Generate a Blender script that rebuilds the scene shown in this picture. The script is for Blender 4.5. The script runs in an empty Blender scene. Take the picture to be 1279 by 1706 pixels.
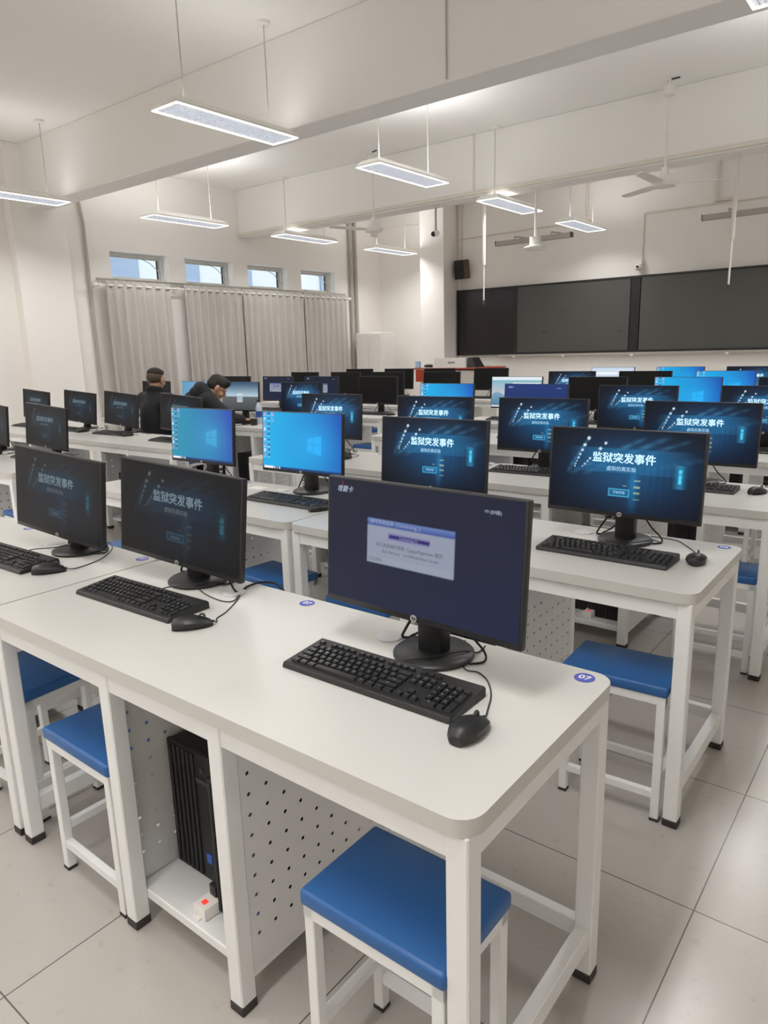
import bpy, bmesh, math, random
from math import sin, cos, pi, radians, sqrt, exp
from mathutils import Matrix, Vector

random.seed(7)
S = bpy.context.scene
COL = S.collection

# ------------------------------------------------------------------ camera
YAW, PITCH, ROLL, FPX, CAMZ = .66791, .22567, .02779, 1180.0, 1.44
cy_, sy_, cp_, sp_ = cos(YAW), sin(YAW), cos(PITCH), sin(PITCH)
fwd = Vector((-sy_*cp_, cy_*cp_, -sp_)); r0 = Vector((cy_, sy_, 0)); d0 = fwd.cross(r0)
rt = r0*cos(ROLL) + d0*sin(ROLL); dn = -r0*sin(ROLL) + d0*cos(ROLL)
cd = bpy.data.cameras.new('camera'); cam = bpy.data.objects.new('camera', cd); COL.objects.link(cam)
cd.sensor_fit = 'VERTICAL'; cd.sensor_height = 36.0; cd.lens = FPX/1706*36.0
cd.clip_start = 0.02; cd.clip_end = 200
cam.matrix_world = Matrix(((rt.x, -dn.x, -fwd.x, 0), (rt.y, -dn.y, -fwd.y, 0), (rt.z, -dn.z, -fwd.z, CAMZ), (0, 0, 0, 1)))
S.camera = cam

# ------------------------------------------------------------------ world, exposure
S.view_settings.view_transform = 'Standard'; S.view_settings.look = 'None'
S.view_settings.gamma = 1.0; S.view_settings.exposure = 0.22; S.view_settings.use_curve_mapping = False
W = bpy.data.worlds.new('overcast_sky'); S.world = W; W.use_nodes = True
W.node_tree.nodes['Background'].inputs[0].default_value = (.84, .91, 1.0, 1)
W.node_tree.nodes['Background'].inputs[1].default_value = 1.5
LAMP_W = 16.0            # watts per ceiling lamp, downwards through the louvre
FILL_UP = {-1.75: 19.0, .5: 17.0, 4.04: 1.8, 6.33: 12.5, 8.60: .7, 10.82: 6.5}     # added ceiling fill above the lamps, watts upwards, by lamp row
LAMP_COL = (1.0, .988, .972)
LAMP_SPREAD = radians(146)
S.cycles.max_bounces = 12; S.cycles.diffuse_bounces = 10; S.cycles.glossy_bounces = 3
S.cycles.transparent_max_bounces = 12
S.cycles.caustics_reflective = False; S.cycles.caustics_refractive = False
S.cycles.sample_clamp_indirect = 10

# ------------------------------------------------------------------ material helpers
def srgb(r, g, b):
    f = lambda c: (c/255)/12.92 if c/255 <= .04045 else ((c/255+.055)/1.055)**2.4
    return (f(r), f(g), f(b), 1)

def mat(name, col, rough=.5, metal=0, noise=.04, scale=9, bump=0, spec=.5, emit=None, es=0, rvar=0):
    m = bpy.data.materials.new(name); m.use_nodes = True
    nt = m.node_tree; b = nt.nodes['Principled BSDF']
    b.inputs['Roughness'].default_value = rough; b.inputs['Metallic'].default_value = metal
    b.inputs['Specular IOR Level'].default_value = spec
    tc = nt.nodes.new('ShaderNodeTexCoord'); nz = nt.nodes.new('ShaderNodeTexNoise')
    nz.inputs['Scale'].default_value = scale; nz.inputs['Detail'].default_value = 3
    nt.links.new(tc.outputs['Object'], nz.inputs['Vector'])
    mx = nt.nodes.new('ShaderNodeMix'); mx.data_type = 'RGBA'
    mx.inputs[6].default_value = tuple(c*(1-noise) for c in col[:3])+(1,)
    mx.inputs[7].default_value = tuple(min(1, c*(1+noise)) for c in col[:3])+(1,)
    nt.links.new(nz.outputs['Fac'], mx.inputs[0]); nt.links.new(mx.outputs[2], b.inputs['Base Color'])
    if bump:
        bp = nt.nodes.new('ShaderNodeBump'); bp.inputs['Strength'].default_value = bump; bp.inputs['Distance'].default_value = .002
        nt.links.new(nz.outputs['Fac'], bp.inputs['Height']); nt.links.new(bp.outputs[0], b.inputs['Normal'])
    if rvar:
        mr = nt.nodes.new('ShaderNodeMapRange'); mr.inputs[3].default_value = rough-rvar; mr.inputs[4].default_value = rough+rvar
        nt.links.new(nz.outputs['Fac'], mr.inputs[0]); nt.links.new(mr.outputs[0], b.inputs['Roughness'])
    if emit:
        b.inputs['Emission Color'].default_value = emit; b.inputs['Emission Strength'].default_value = es
    return m

M = {}
M['wall'] = mat('wall_paint', srgb(240, 237, 233), .75, noise=.015, scale=1.5)
M['ceil'] = mat('ceiling_paint', srgb(244, 243, 241), .85, noise=.012, scale=1.2)
M['beam'] = mat('beam_paint', srgb(238, 237, 235), .85, noise=.012, scale=1.2)
M['top'] = mat('white_laminate', srgb(200, 199, 195), .33, noise=.012, scale=4)
M['steel'] = mat('white_powder_coat', srgb(232, 233, 233), .38, noise=.012, scale=6)
M['cap'] = mat('black_rubber_cap', srgb(52, 48, 45), .6)
M['blue'] = mat('blue_seat_plastic', srgb(42, 96, 158), .42, noise=.05, scale=5, bump=.08)
M['black'] = mat('black_plastic', srgb(34, 34, 35), .42, noise=.06, scale=20)
M['keycap'] = mat('black_keycap', srgb(38, 38, 39), .38, noise=.08, scale=40)
M['legend'] = mat('key_legend_print', srgb(205, 205, 205), .5)
M['cable'] = mat('black_cable', srgb(26, 26, 27), .5)
M['tower'] = mat('black_tower_metal', srgb(30, 29, 29), .5, noise=.08, scale=15)
M['dkgrey'] = mat('dark_grey_plastic', srgb(62, 62, 62), .5)
M['silver'] = mat('silver_badge', srgb(190, 190, 192), .3, metal=.6)
M['badge'] = mat('number_sticker_blue', srgb(72, 84, 176), .45)
M['wprint'] = mat('white_print', srgb(240, 240, 245), .5)
M['grom'] = mat('grey_grommet', srgb(206, 205, 208), .45)
M['strip'] = mat('white_strip_plastic', srgb(235, 232, 228), .4)
M['red'] = mat('red_switch', srgb(225, 70, 60), .4, emit=srgb(255, 60, 40), es=.6)
M['sticker'] = mat('blue_sticker', srgb(40, 90, 190), .4)
M['cloth'] = mat('grey_curtain_cloth', srgb(184, 179, 174), .9, noise=.03, scale=60, bump=.1)
M['hem'] = mat('pale_green_hem', srgb(200, 208, 198), .9, noise=.03, scale=60)
M['white'] = mat('white_plastic', srgb(232, 230, 226), .4)
M['lampbody'] = mat('white_lamp_housing', srgb(240, 238, 233), .45)
M['louver'] = mat('aluminium_louver', srgb(214, 216, 222), .4, metal=.1)
M['glow'] = mat('lamp_tube_glow', srgb(255, 250, 240), .5, emit=(1, .96, .9, 1), es=1.5)
M['tube'] = mat('louvre_fill_glow', srgb(240, 240, 240), .5, emit=(.95, .98, 1, 1), es=2.2)  # glow added inside the lamp to brighten the louvre
M['wire'] = mat('steel_wire', srgb(188, 184, 177), .5)
M['pipe'] = mat('painted_pipe', srgb(222, 216, 207), .5)
M['greypipe'] = mat('grey_pipe', srgb(176, 170, 163), .5)
M['boardglass'] = mat('dark_green_board', srgb(78, 78, 75), .3, noise=.05, scale=3, rvar=.06)
M['boardwing'] = mat('black_glass_wing', srgb(40, 36, 37), .15, noise=.04)
M['frame'] = mat('black_aluminium', srgb(30, 29, 29), .35)
M['alu'] = mat('white_window_frame', srgb(214, 213, 208), .4)
M['chrome'] = mat('brushed_steel', srgb(178, 178, 172), .3, metal=.8)
M['redwood'] = mat('red_cherry_wood', srgb(168, 62, 38), .4, noise=.15, scale=30)
M['lectern'] = mat('light_grey_steel', srgb(205, 203, 198), .4)
M['spk'] = mat('black_speaker_cloth', srgb(40, 40, 40), .8, noise=.2, scale=80)
M['spkwood'] = mat('brown_speaker_side', srgb(84, 66, 56), .5, noise=.15, scale=30)
M['skin'] = mat('skin', srgb(190, 145, 118), .55, noise=.06, scale=30)
M['hair'] = mat('black_hair', srgb(38, 33, 30), .7, noise=.35, scale=150, bump=.5)
M['shaved'] = mat('shaved_hair', srgb(84, 69, 60), .8, noise=.2, scale=200, bump=.3)
M['jacket'] = mat('black_jacket', srgb(28, 28, 33), .8, noise=.2, scale=25, bump=.3)
M['trouser'] = mat('black_trousers', srgb(30, 30, 33), .85, noise=.15, scale=25)
M['eye'] = mat('dark_eye', srgb(25, 20, 18), .2)
M['facade'] = mat('pale_facade', srgb(222, 222, 222), .8, noise=.05, scale=2)
M['faraway'] = mat('far_window_glass', srgb(150, 165, 186), .3)
M['bottle'] = mat('clear_bottle', srgb(190, 205, 215), .1)
M['bluelabel'] = mat('blue_label', srgb(45, 85, 165), .5)
M['lightblue'] = mat('light_blue_plastic', srgb(165, 195, 225), .5)
M['carton'] = mat('white_paper', srgb(230, 228, 222), .7)
M['cord'] = mat('dark_red_cord', srgb(78, 44, 36), .6)

# glass pane
g = bpy.data.materials.new('window_glass'); g.use_nodes = True; nt = g.node_tree
b = nt.nodes['Principled BSDF']; nt.nodes.remove(b)
tr = nt.nodes.new('ShaderNodeBsdfTransparent'); gl = nt.nodes.new('ShaderNodeBsdfGlossy'); gl.inputs['Roughness'].default_value = .03
mx = nt.nodes.new('ShaderNodeMixShader'); tr.inputs[0].default_value = (.93, .96, .97, 1)
mx.inputs[0].default_value = .06; nt.links.new(tr.outputs[0], mx.inputs[1]); nt.links.new(gl.outputs[0], mx.inputs[2])
nt.links.new(mx.outputs[0], nt.nodes['Material Output'].inputs[0]); M['glass'] = g

def mnode(nt, op, a, b_=None, c=None):
    n = nt.nodes.new('ShaderNodeMath'); n.operation = op
    for i, v in enumerate((a, b_, c)):
        if v is None: continue
        if isinstance(v, (int, float)): n.inputs[i].default_value = v
        else: nt.links.new(v, n.inputs[i])
    return n.outputs[0]

# floor tiles, 0.6 m with thin dark joints
def floor_material():
    m = mat('floor_tile', srgb(176, 171, 165), .24, noise=.05, scale=2.2, rvar=.05)
    nt = m.node_tree; b = nt.nodes['Principled BSDF']
    geo = nt.nodes.new('ShaderNodeNewGeometry'); sx = nt.nodes.new('ShaderNodeSeparateXYZ'); nt.links.new(geo.outputs['Position'], sx.inputs[0])
    masks, cells = [], []
    for o, off in ((sx.outputs[0], .355+60), (sx.outputs[1], -1.10+60)):
        t = mnode(nt, 'DIVIDE', mnode(nt, 'ADD', o, off), .6)
        f = mnode(nt, 'FRACT', t); cells.append(mnode(nt, 'FLOOR', t))
        d = mnode(nt, 'ABSOLUTE', mnode(nt, 'SUBTRACT', f, .5))
        masks.append(mnode(nt, 'GREATER_THAN', d, .5-.0028))
    line = mnode(nt, 'MAXIMUM', masks[0], masks[1])
    cmb = nt.nodes.new('ShaderNodeCombineXYZ'); nt.links.new(cells[0], cmb.inputs[0]); nt.links.new(cells[1], cmb.inputs[1])
    wn = nt.nodes.new('ShaderNodeTexWhiteNoise'); nt.links.new(cmb.outputs[0], wn.inputs[0])
    src = b.inputs['Base Color'].links[0].from_socket
    v = nt.nodes.new('ShaderNodeHueSaturation'); nt.links.new(src, v.inputs['Color'])
    nt.links.new(mnode(nt, 'ADD', mnode(nt, 'MULTIPLY', wn.outputs['Value'], .05), .975), v.inputs['Value'])
    # scuffs: fine streaks
    nz = nt.nodes.new('ShaderNodeTexNoise'); nz.inputs['Scale'].default_value = 26; nz.inputs['Detail'].default_value = 6
    nt.links.new(geo.outputs['Position'], nz.inputs['Vector'])
    rp = nt.nodes.new('ShaderNodeMapRange'); rp.inputs[1].default_value = .62; rp.inputs[2].default_value = .72; rp.inputs[3].default_value = 0; rp.inputs[4].default_value = .16
    nt.links.new(nz.outputs['Fac'], rp.inputs[0])
    m1 = nt.nodes.new('ShaderNodeMix'); m1.data_type = 'RGBA'; nt.links.new(rp.outputs[0], m1.inputs[0]); nt.links.new(v.outputs[0], m1.inputs[6]); m1.inputs[7].default_value = srgb(120, 112, 104)
    m2 = nt.nodes.new('ShaderNodeMix'); m2.data_type = 'RGBA'; nt.links.new(line, m2.inputs[0]); nt.links.new(m1.outputs[2], m2.inputs[6]); m2.inputs[7].default_value = srgb(92, 85, 78)
    nt.links.new(m2.outputs[2], b.inputs['Base Color'])
    return m
M['floor'] = floor_material()

# perforated steel: real see-through holes on a 50 mm grid (panel local y, z)
def perforated():
    m = mat('perforated_steel', srgb(226, 226, 226), .42, noise=.012, scale=6)
    nt = m.node_tree; b = nt.nodes['Principled BSDF']; out = nt.nodes['Material Output']
    tc = nt.nodes.new('ShaderNodeTexCoord'); sx = nt.nodes.new('ShaderNodeSeparateXYZ'); nt.links.new(tc.outputs['Object'], sx.inputs[0])
    ds = []
    for o, off in ((sx.outputs[1], .0), (sx.outputs[2], .0)):
        f = mnode(nt, 'FRACT', mnode(nt, 'DIVIDE', mnode(nt, 'ADD', o, off+5.0), .05))
        d = mnode(nt, 'MULTIPLY', mnode(nt, 'SUBTRACT', f, .5), .05); ds.append(mnode(nt, 'MULTIPLY', d, d))
    hole = mnode(nt, 'LESS_THAN', mnode(nt, 'ADD', ds[0], ds[1]), .0048**2)
    lim = mnode(nt, 'MULTIPLY', mnode(nt, 'GREATER_THAN', sx.outputs[2], .155), mnode(nt, 'LESS_THAN', sx.outputs[2], .63))
    lim = mnode(nt, 'MULTIPLY', lim, mnode(nt, 'MULTIPLY', mnode(nt, 'GREATER_THAN', sx.outputs[1], .05), mnode(nt, 'LESS_THAN', sx.outputs[1], .545)))
    t = nt.nodes.new('ShaderNodeBsdfTransparent'); mx = nt.nodes.new('ShaderNodeMixShader')
    nt.links.new(mnode(nt, 'MULTIPLY', hole, lim), mx.inputs[0]); nt.links.new(b.outputs[0], mx.inputs[1]); nt.links.new(t.outputs[0], mx.inputs[2])
    nt.links.new(mx.outputs[0], out.inputs[0])
    return m
M['perf'] = perforated()

def screen_material(name, strength):
    m = bpy.data.materials.new(name); m.use_nodes = True; nt = m.node_tree; b = nt.nodes['Principled BSDF']
    b.inputs['Base Color'].default_value = (.006, .006, .0065, 1); b.inputs['Roughness'].default_value = .36; b.inputs['Specular IOR Level'].default_value = .2
    a = nt.nodes.new('ShaderNodeVertexColor'); a.layer_name = 'picture'
    nt.links.new(a.outputs[0], b.inputs['Emission Color']); b.inputs['Emission Strength'].default_value = strength*.9
    return m
M['screen'] = screen_material('lit_screen', 1.0)
M['screen_dim'] = screen_material('angle_darkened_screen', .13)  # darkening from the oblique viewing angle, put into the emission strength
def glow(name, c, s=1.0):
    return mat(name, (.02, .02, .02, 1), .5, emit=c, es=s)
M['t_white'] = glow('screen_text_white', srgb(190, 228, 250), 1.1)
M['t_sub'] = glow('screen_text_pale', srgb(150, 195, 225), .9)
M['t_dim'] = glow('screen_text_angle_darkened', srgb(96, 120, 130), .8)  # same viewing-angle darkening, put into the text colour
M['t_dimsub'] = glow('screen_text_angle_faint', srgb(70, 80, 88), .8)
M['t_ink'] = glow('screen_text_ink', srgb(45, 48, 62), 1)
M['t_grey'] = glow('screen_text_grey', srgb(150, 160, 180), .8)

# ------------------------------------------------------------------ mesh builder
class MB:
    def __init__(s): s.v = []; s.f = []
    def add(s, vs, fs):
        o = len(s.v); s.v += [tuple(v) for v in vs]; s.f += [[i+o for i in f] for f in fs]; return s
    def box(s, x0, x1, y0, y1, z0, z1, bev=0, seg=2, M4=None):
        vs = [(x, y, z) for x in (x0, x1) for y in (y0, y1) for z in (z0, z1)]
        fs = [(0, 1, 3, 2), (4, 6, 7, 5), (0, 4, 5, 1), (2, 3, 7, 6), (0, 2, 6, 4), (1, 5, 7, 3)]
        if bev:
            bm = bmesh.new(); bv = [bm.verts.new(v) for v in vs]
            for f in fs: bm.faces.new([bv[i] for i in f])
            bmesh.ops.bevel(bm, geom=list(bm.edges), offset=bev, segments=seg, profile=.5, affect='EDGES')
            bm.verts.index_update(); vs = [v.co.copy() for v in bm.verts]; fs = [[v.index for v in f.verts] for f in bm.faces]; bm.free()
        if M4: vs = [M4 @ Vector(v) for v in vs]
        return s.add(vs, fs)
    def prism(s, pts, z0, z1, M4=None):
        n = len(pts); vs = [(x, y, z0) for x, y in pts]+[(x, y, z1) for x, y in pts]
        fs = [list(range(n))[::-1], list(range(n, 2*n))]+[(i, (i+1) % n, n+(i+1) % n, n+i) for i in range(n)]
        if M4: vs = [M4 @ Vector(v) for v in vs]
        return s.add(vs, fs)
    def lathe(s, prof, c=(0, 0, 0), seg=24, M4=None):   # prof: (r, z) from bottom to top
        vs = []; fs = []; n = len(prof)
        for r, z in prof:
            for k in range(seg): a = 2*pi*k/seg; vs.append((c[0]+r*cos(a), c[1]+r*sin(a), c[2]+z))
        for i in range(n-1):
            for k in range(seg): fs.append((i*seg+k, i*seg+(k+1) % seg, (i+1)*seg+(k+1) % seg, (i+1)*seg+k))
        fs.append(list(range(seg))[::-1]); fs.append([(n-1)*seg+k for k in range(seg)])
        if M4: vs = [M4 @ Vector(v) for v in vs]
        return s.add(vs, fs)
    def tube(s, pts, r, seg=8, cap=True):
        pts = [Vector(p) for p in pts]; n = len(pts); vs = []; fs = []; rs = r if isinstance(r, (list, tuple)) else [r]*n
        up = None
        for i, p in enumerate(pts):
            t = (pts[min(i+1, n-1)]-pts[max(i-1, 0)])
            if t.length < 1e-9: t = Vector((0, 0, 1))
            t.normalize()
            if up is None: up = Vector((0, 0, 1)) if abs(t.z) < .9 else Vector((1, 0, 0))
            a = t.cross(up).normalized(); up = a.cross(t).normalized()
            for k in range(seg): w = 2*pi*k/seg; vs.append(p+(a*cos(w)+up*sin(w))*rs[i])
        for i in range(n-1):
            for k in range(seg): fs.append((i*seg+k, i*seg+(k+1) % seg, (i+1)*seg+(k+1) % seg, (i+1)*seg+k))
        if cap: fs.append(list(range(seg))[::-1]); fs.append([(n-1)*seg+k for k in range(seg)])
        return s.add(vs, fs)
    def torus(s, c, R_, r, axis='y', seg=16, ms=6):
        vs = []; fs = []
        for i in range(seg):
            for j in range(ms):
                a = 2*pi*i/seg; b_ = 2*pi*j/ms; q = (R_+r*cos(b_)); p = (q*cos(a), q*sin(a), r*sin(b_))
                p = {'y': (p[0], p[2], p[1]), 'x': (p[2], p[0], p[1]), 'z': p}[axis]
                vs.append((c[0]+p[0], c[1]+p[1], c[2]+p[2]))
        for i in range(seg):
            for j in range(ms): fs.append((i*ms+j, ((i+1) % seg)*ms+j, ((i+1) % seg)*ms+(j+1) % ms, i*ms+(j+1) % ms))
        return s.add(vs, fs)
    def sphere(s, c, r, seg=16, rings=10, sc=(1, 1, 1)):
        return s.lathe([(max(1e-4, r*sin(pi*i/rings)), -r*cos(pi*i/rings)) for i in range(rings+1)], (0, 0, 0), seg,
                       Matrix.Translation(c) @ Matrix.Diagonal((sc[0], sc[1], sc[2], 1)))
    def mesh(s, name, material, smooth=False):
        me = bpy.data.meshes.new(name); me.from_pydata(s.v, [], s.f); me.materials.append(M[material] if isinstance(material, str) else material)
        bm = bmesh.new(); bm.from_mesh(me); bmesh.ops.recalc_face_normals(bm, faces=bm.faces); bm.to_mesh(me); bm.free()
        if smooth:
            me.polygons.foreach_set('use_smooth', [True]*len(me.polygons))
            try: me.set_sharp_from_angle(angle=radians(40))
            except Exception: pass
        me.update(); return me
    def build(s, name, material, parent=None, smooth=False):
        o = bpy.data.objects.new(name, s.mesh(name, material, smooth)); COL.objects.link(o)
        if parent is not None: o.parent = parent
        return o

def roundrect(x0, x1, y0, y1, r, n=6):
    out = []
    for cx, cy, a in ((x1-r, y1-r, 0), (x0+r, y1-r, 90), (x0+r, y0+r, 180), (x1-r, y0+r, 270)):
        for k in range(n+1): t = radians(a+90*k/n); out.append((cx+r*cos(t), cy+r*sin(t)))
    return out

def tag(o, label, cat, group=None):
    o['label'] = label; o['category'] = cat
    if group: o['group'] = group
    return o
def thing(name, label, cat, loc=(0, 0, 0), rz=0, group=None):
    o = bpy.data.objects.new(name, None); o.empty_display_size = .05; COL.objects.link(o)
    o.location = loc; o.rotation_euler = (0, 0, rz); return tag(o, label, cat, group)
def struct(name, mb, m, smooth=False):
    o = mb.build(name, m, None, smooth); o['kind'] = 'structure'; return o
def dup(root, loc=None, rz=None, label=None, group=None, skip=()):
    r = root.copy(); COL.objects.link(r)
    if loc is not None: r.location = loc
    if rz is not None: r.rotation_euler = (0, 0, rz)
    if label: r['label'] = label
    if group: r['group'] = group
    for ch in list(root.children):
        if ch.name.split('.')[0] in skip: continue
        c = ch.copy(); COL.objects.link(c); c.parent = r
        for g_ in ch.children:
            d = g_.copy(); COL.objects.link(d); d.parent = c
    return r
def text_mesh(name, body, size, material, bold=0.0, align='CENTER', shear=0.0, extrude=0.0, space=1.0, weight=0.0):
    cu = bpy.data.curves.new(name, 'FONT'); cu.body = body; cu.size = size; cu.align_x = align; cu.align_y = 'CENTER'
    cu.offset = bold; cu.shear = shear; cu.extrude = extrude; cu.resolution_u = 2; cu.space_character = space
    t = bpy.data.objects.new(name, cu); COL.objects.link(t)
    dg = bpy.context.evaluated_depsgraph_get(); me = bpy.data.meshes.new_from_object(t.evaluated_get(dg))
    bpy.data.objects.remove(t); bpy.data.curves.remove(cu)
    if weight:
        vs = [v.co.copy() for v in me.vertices]; fs = [list(p.vertices) for p in me.polygons]; n0 = len(vs)
        V_, F_ = [], []
        for k, (dx, dy) in enumerate(((0, 0), (weight, 0), (-weight, 0), (0, weight*.7), (0, -weight*.7))):
            V_ += [(v.x+dx, v.y+dy, v.z+k*2e-5) for v in vs]; F_ += [[i+k*n0 for i in f] for f in fs]
        me.clear_geometry(); me.from_pydata(V_, [], F_)
    me.name = name; me.materials.clear(); me.materials.append(M[material]); return me
def text(name, body, size, material, parent, M4, **k):
    me = text_mesh(name, body, size, material, **k); me.transform(M4)
    o = bpy.data.objects.new(name, me); COL.objects.link(o); o.parent = parent; return o

def smooth_path(pts, n=6):
    P_ = [Vector(p) for p in pts]; out = []
    for i in range(len(P_)-1):
        p0, p1, p2, p3 = P_[max(i-1, 0)], P_[i], P_[i+1], P_[min(i+2, len(P_)-1)]
        for k in range(n):
            t = k/n; out.append(.5*((2*p1)+(p2-p0)*t+(2*p0-5*p1+4*p2-p3)*t*t+(3*p1-p0-3*p2+p3)*t**3))
    out.append(P_[-1]); return out

# ================================================================== ROOM
XL, XR, Y0R, YF, HC = -9.40, 2.2, -2.6, 12.0, 4.0
struct('floor', MB().box(XL-.3, XR+.3, Y0R-.3, YF+.3, -.12, 0), 'floor')
struct('ceiling', MB().box(XL-.3, XR+.3, Y0R-.3, YF+.3, HC, HC+.15), 'ceil')
struct('wall_front', MB().box(XL-.3, XR+.3, YF, YF+.25, 0, HC), 'wall')
struct('wall_back', MB().box(XL-.3, XR+.3, Y0R-.25, Y0R, 0, HC), 'wall')
struct('wall_right', MB().box(XR, XR+.25, Y0R, YF, 0, HC), 'wall')
# left wall with four high window openings and a lower band hidden by the curtains
WINS = [(5.90+1.263*k, 6.86+1.263*k-(.02*k)) for k in range(4)]
WZ0, WZ1 = 2.50, 2.89
mb = MB(); mb.box(XL-.3, XL, Y0R, YF, 0, WZ0); mb.box(XL-.3, XL, Y0R, YF, WZ1, HC)
e = Y0R
for a, b_ in WINS: mb.box(XL-.3, XL, e, a, WZ0, WZ1); e = b_
mb.box(XL-.3, XL, e, YF, WZ0, WZ1); struct('wall_left', mb, 'wall')
# beams across the room
for i, yb in enumerate((1.18, 4.73, 8.28)):
    struct('trim_%d' % (i+1), MB().box(XL, XR, yb, yb+.30, 3.28, HC, .012), 'beam')
struct('trim_4', MB().box(XL, XL+.16, 4.52, 5.22, 0, HC, .01), 'wall')           # column under the middle beam
struct('trim_5', MB().box(XL, XL+.16, .98, 1.68, 0, HC, .01), 'wall')
struct('trim_6', MB().box(-8.06, -7.53, 11.52, YF, 0, HC, .008), 'wall')         # pier beside the board
struct('trim_7', MB().box(XL, XR, 8.255, 8.28, 3.30, 3.345, .004), 'pipe')       # cable trunking along the beam
struct('baseboard_front', MB().box(-7.5, XR, YF-.012, YF, 0, .1), 'greypipe')

# windows
for k, (a, b_) in enumerate(WINS):
    w = bpy.data.objects.new('window_%d' % (k+1), None); COL.objects.link(w); w['kind'] = 'structure'
    w.location = (XL-.16, a, WZ0); L, H = b_-a, WZ1-WZ0
    f = MB(); t = .035
    f.box(-.03, .03, 0, L, 0, t); f.box(-.03, .03, 0, L, H-t, H); f.box(-.03, .03, 0, t, t, H-t); f.box(-.03, .03, L-t, L, t, H-t)
    f.build('window_frame', 'alu', w)
    s = MB(); u = .028; l0, l1, h0, h1 = t, L-t, t, H-t
    s.box(-.05, -.02, l0, l1, h0, h0+u); s.box(-.05, -.02, l0, l1, h1-u, h1); s.box(-.05, -.02, l0, l0+u, h0+u, h1-u); s.box(-.05, -.02, l1-u, l1, h0+u, h1-u)
    s.build('window_sash', 'alu', w)
    MB().box(-.049, -.021, l1-u-.012, l1-u, h0+u, h1-u).build('sash_edge_strip', 'frame', w)  # dark strip along one inner edge of the sash
    MB().box(-.037, -.033, l0+u, l1-u, h0+u, h1-u).build('window_pane', 'glass', w)
    MB().tube([(.035, L*.52, H-.03), (.05, L*.75, H*.7), (.06, L*.93, H*.32)], .006, 6).build('stay_arm', 'chrome', w)

# building seen through the windows
bd = thing('neighbouring_building', 'pale multi storey building seen outside through the high windows', 'building', (-34, 22, 0))
MB().box(-6, 0, -34, 26, -6, 26).build('wall', 'facade', bd)
for r in range(5):
    for c in range(15):
        MB().box(-.05, .12, -32+c*3.9, -30.3+c*3.9, 1.2+r*4.2, 3.0+r*4.2, .03).build('window', 'faraway', bd)
for r in range(5): MB().box(0, .6, -34, 26, r*4.2-.2, r*4.2+.15).build('ledge', 'facade', bd)

# ================================================================== DESKS
DW, DD, DH = 1.60, .595, .75        # local origin: near left corner on the floor
CX0, CX1 = .56, 1.01                # cabinet under the middle of the desk
def make_desk(num):
    t = thing('computer_desk', 'x', 'desk', (0, 0, 0), 0, 'white computer desks')
    MB().prism(roundrect(0, DW, 0, DD, .045), DH-.032, DH).build('tabletop', 'top', t, True)
    z1 = DH-.032
    ap = MB(); ap.box(.05, DW-.05, .014, .034, z1-.05, z1); ap.box(.05, DW-.05, DD-.034, DD-.014, z1-.05, z1)
    ap.box(.012, .032, .05, DD-.05, z1-.05, z1); ap.box(DW-.032, DW-.012, .05, DD-.05, z1-.05, z1)
    ap.build('apron', 'steel', t)
    def leg(x, y, name):
        l = MB().box(x, x+.042, y, y+.042, .022, z1, .003, 1).build(name, 'steel', t)
        MB().box(x-.001, x+.043, y-.001, y+.043, 0, .0225, .002, 1).build('foot_cap', 'cap', l)
    for x in (.01, DW-.052):
        for y in (.01, DD-.052): leg(x, y, 'leg')
    for x in (CX0, CX1-.042):
        for y in (.01, DD-.052): leg(x, y, 'cabinet_leg')
    for x in (.018, DW-.048): MB().box(x, x+.03, .052, DD-.052, .095, .145, .002, 1).build('side_rail', 'steel', t)
    for xa, xb in ((.052, CX0), (CX1, DW-.052)): MB().box(xa, xb, DD-.046, DD-.02, .105, .15, .002, 1).build('back_rail', 'steel', t)
    for x in (CX0+.002, CX1-.0032):
        MB().box(x, x+.0012, .052, DD-.052, .088, z1).build('side_panel', 'perf', t)
    MB().box(CX0+.005, CX1-.005, .052, DD-.052, .068, .096, .003, 1).build('shelf', 'steel', t)
    for x in (DW-.055, DW/2-.068):
        l = MB().lathe([(.022, 0), (.022, .0006)], (x, .556, DH), 28).build('number_label', 'badge', t)
        text('number', num, .026, 'wprint', l, Matrix.Translation((x, .556, DH+.0010)), bold=.0006)
    for x in (DW-.53, DW-1.11):
        MB().lathe([(.034, 0), (.034, .003), (.03, .005)], (x, .498, DH), 24).build('cable_grommet', 'grom', t, True)
    return t

ROWY = [.786, 1.985, 3.174, 4.502, 5.710, 6.979, 8.200]          # near edge of the desks
MONY = [1.198, 2.440, 3.629, 4.957, 6.165, 7.434, 8.655]         # monitor fronts
DESKR = [-.475, -2.083, -4.520, -6.128]                          # right end of the four desks of a row
COLX = [-.875, -1.668, -2.43, -3.22, -4.91, -5.75, -6.48, -7.25]
ROWN = ['nearest row', 'second row', 'third row', 'fourth row', 'fifth row', 'sixth row', 'farthest row']
SEATN = ['rightmost seat', 'second seat from right', 'third seat from right', 'fourth seat from right',
         'fifth seat from right', 'sixth seat from right', 'seventh seat from right', 'leftmost seat']
SEATN3 = SEATN
DESKN = ['right end by the aisle', 'second from the right', 'third from right', 'left end by the curtains']
desk_list = [(0, 0), (0, 1), (1, 0), (1, 1), (1, 2)]+[(r, d) for r in range(2, 7) for d in range(4)]
protos = {}
for r, d in desk_list:
    num = '%02d' % (7-r)
    lab = 'white computer desk numbered %s with perforated cabinet, %s, %s' % (num, ROWN[r], DESKN[d])
    if r > 1: lab = 'white computer desk with perforated cabinet, %s, %s' % (ROWN[r], DESKN[d])
    loc = (DESKR[d]-DW, ROWY[r], 0)
    if num not in protos:
        protos[num] = make_desk(num); protos[num].location = loc; protos[num]['label'] = lab
    else:
        dup(protos[num], loc, 0, lab)

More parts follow.
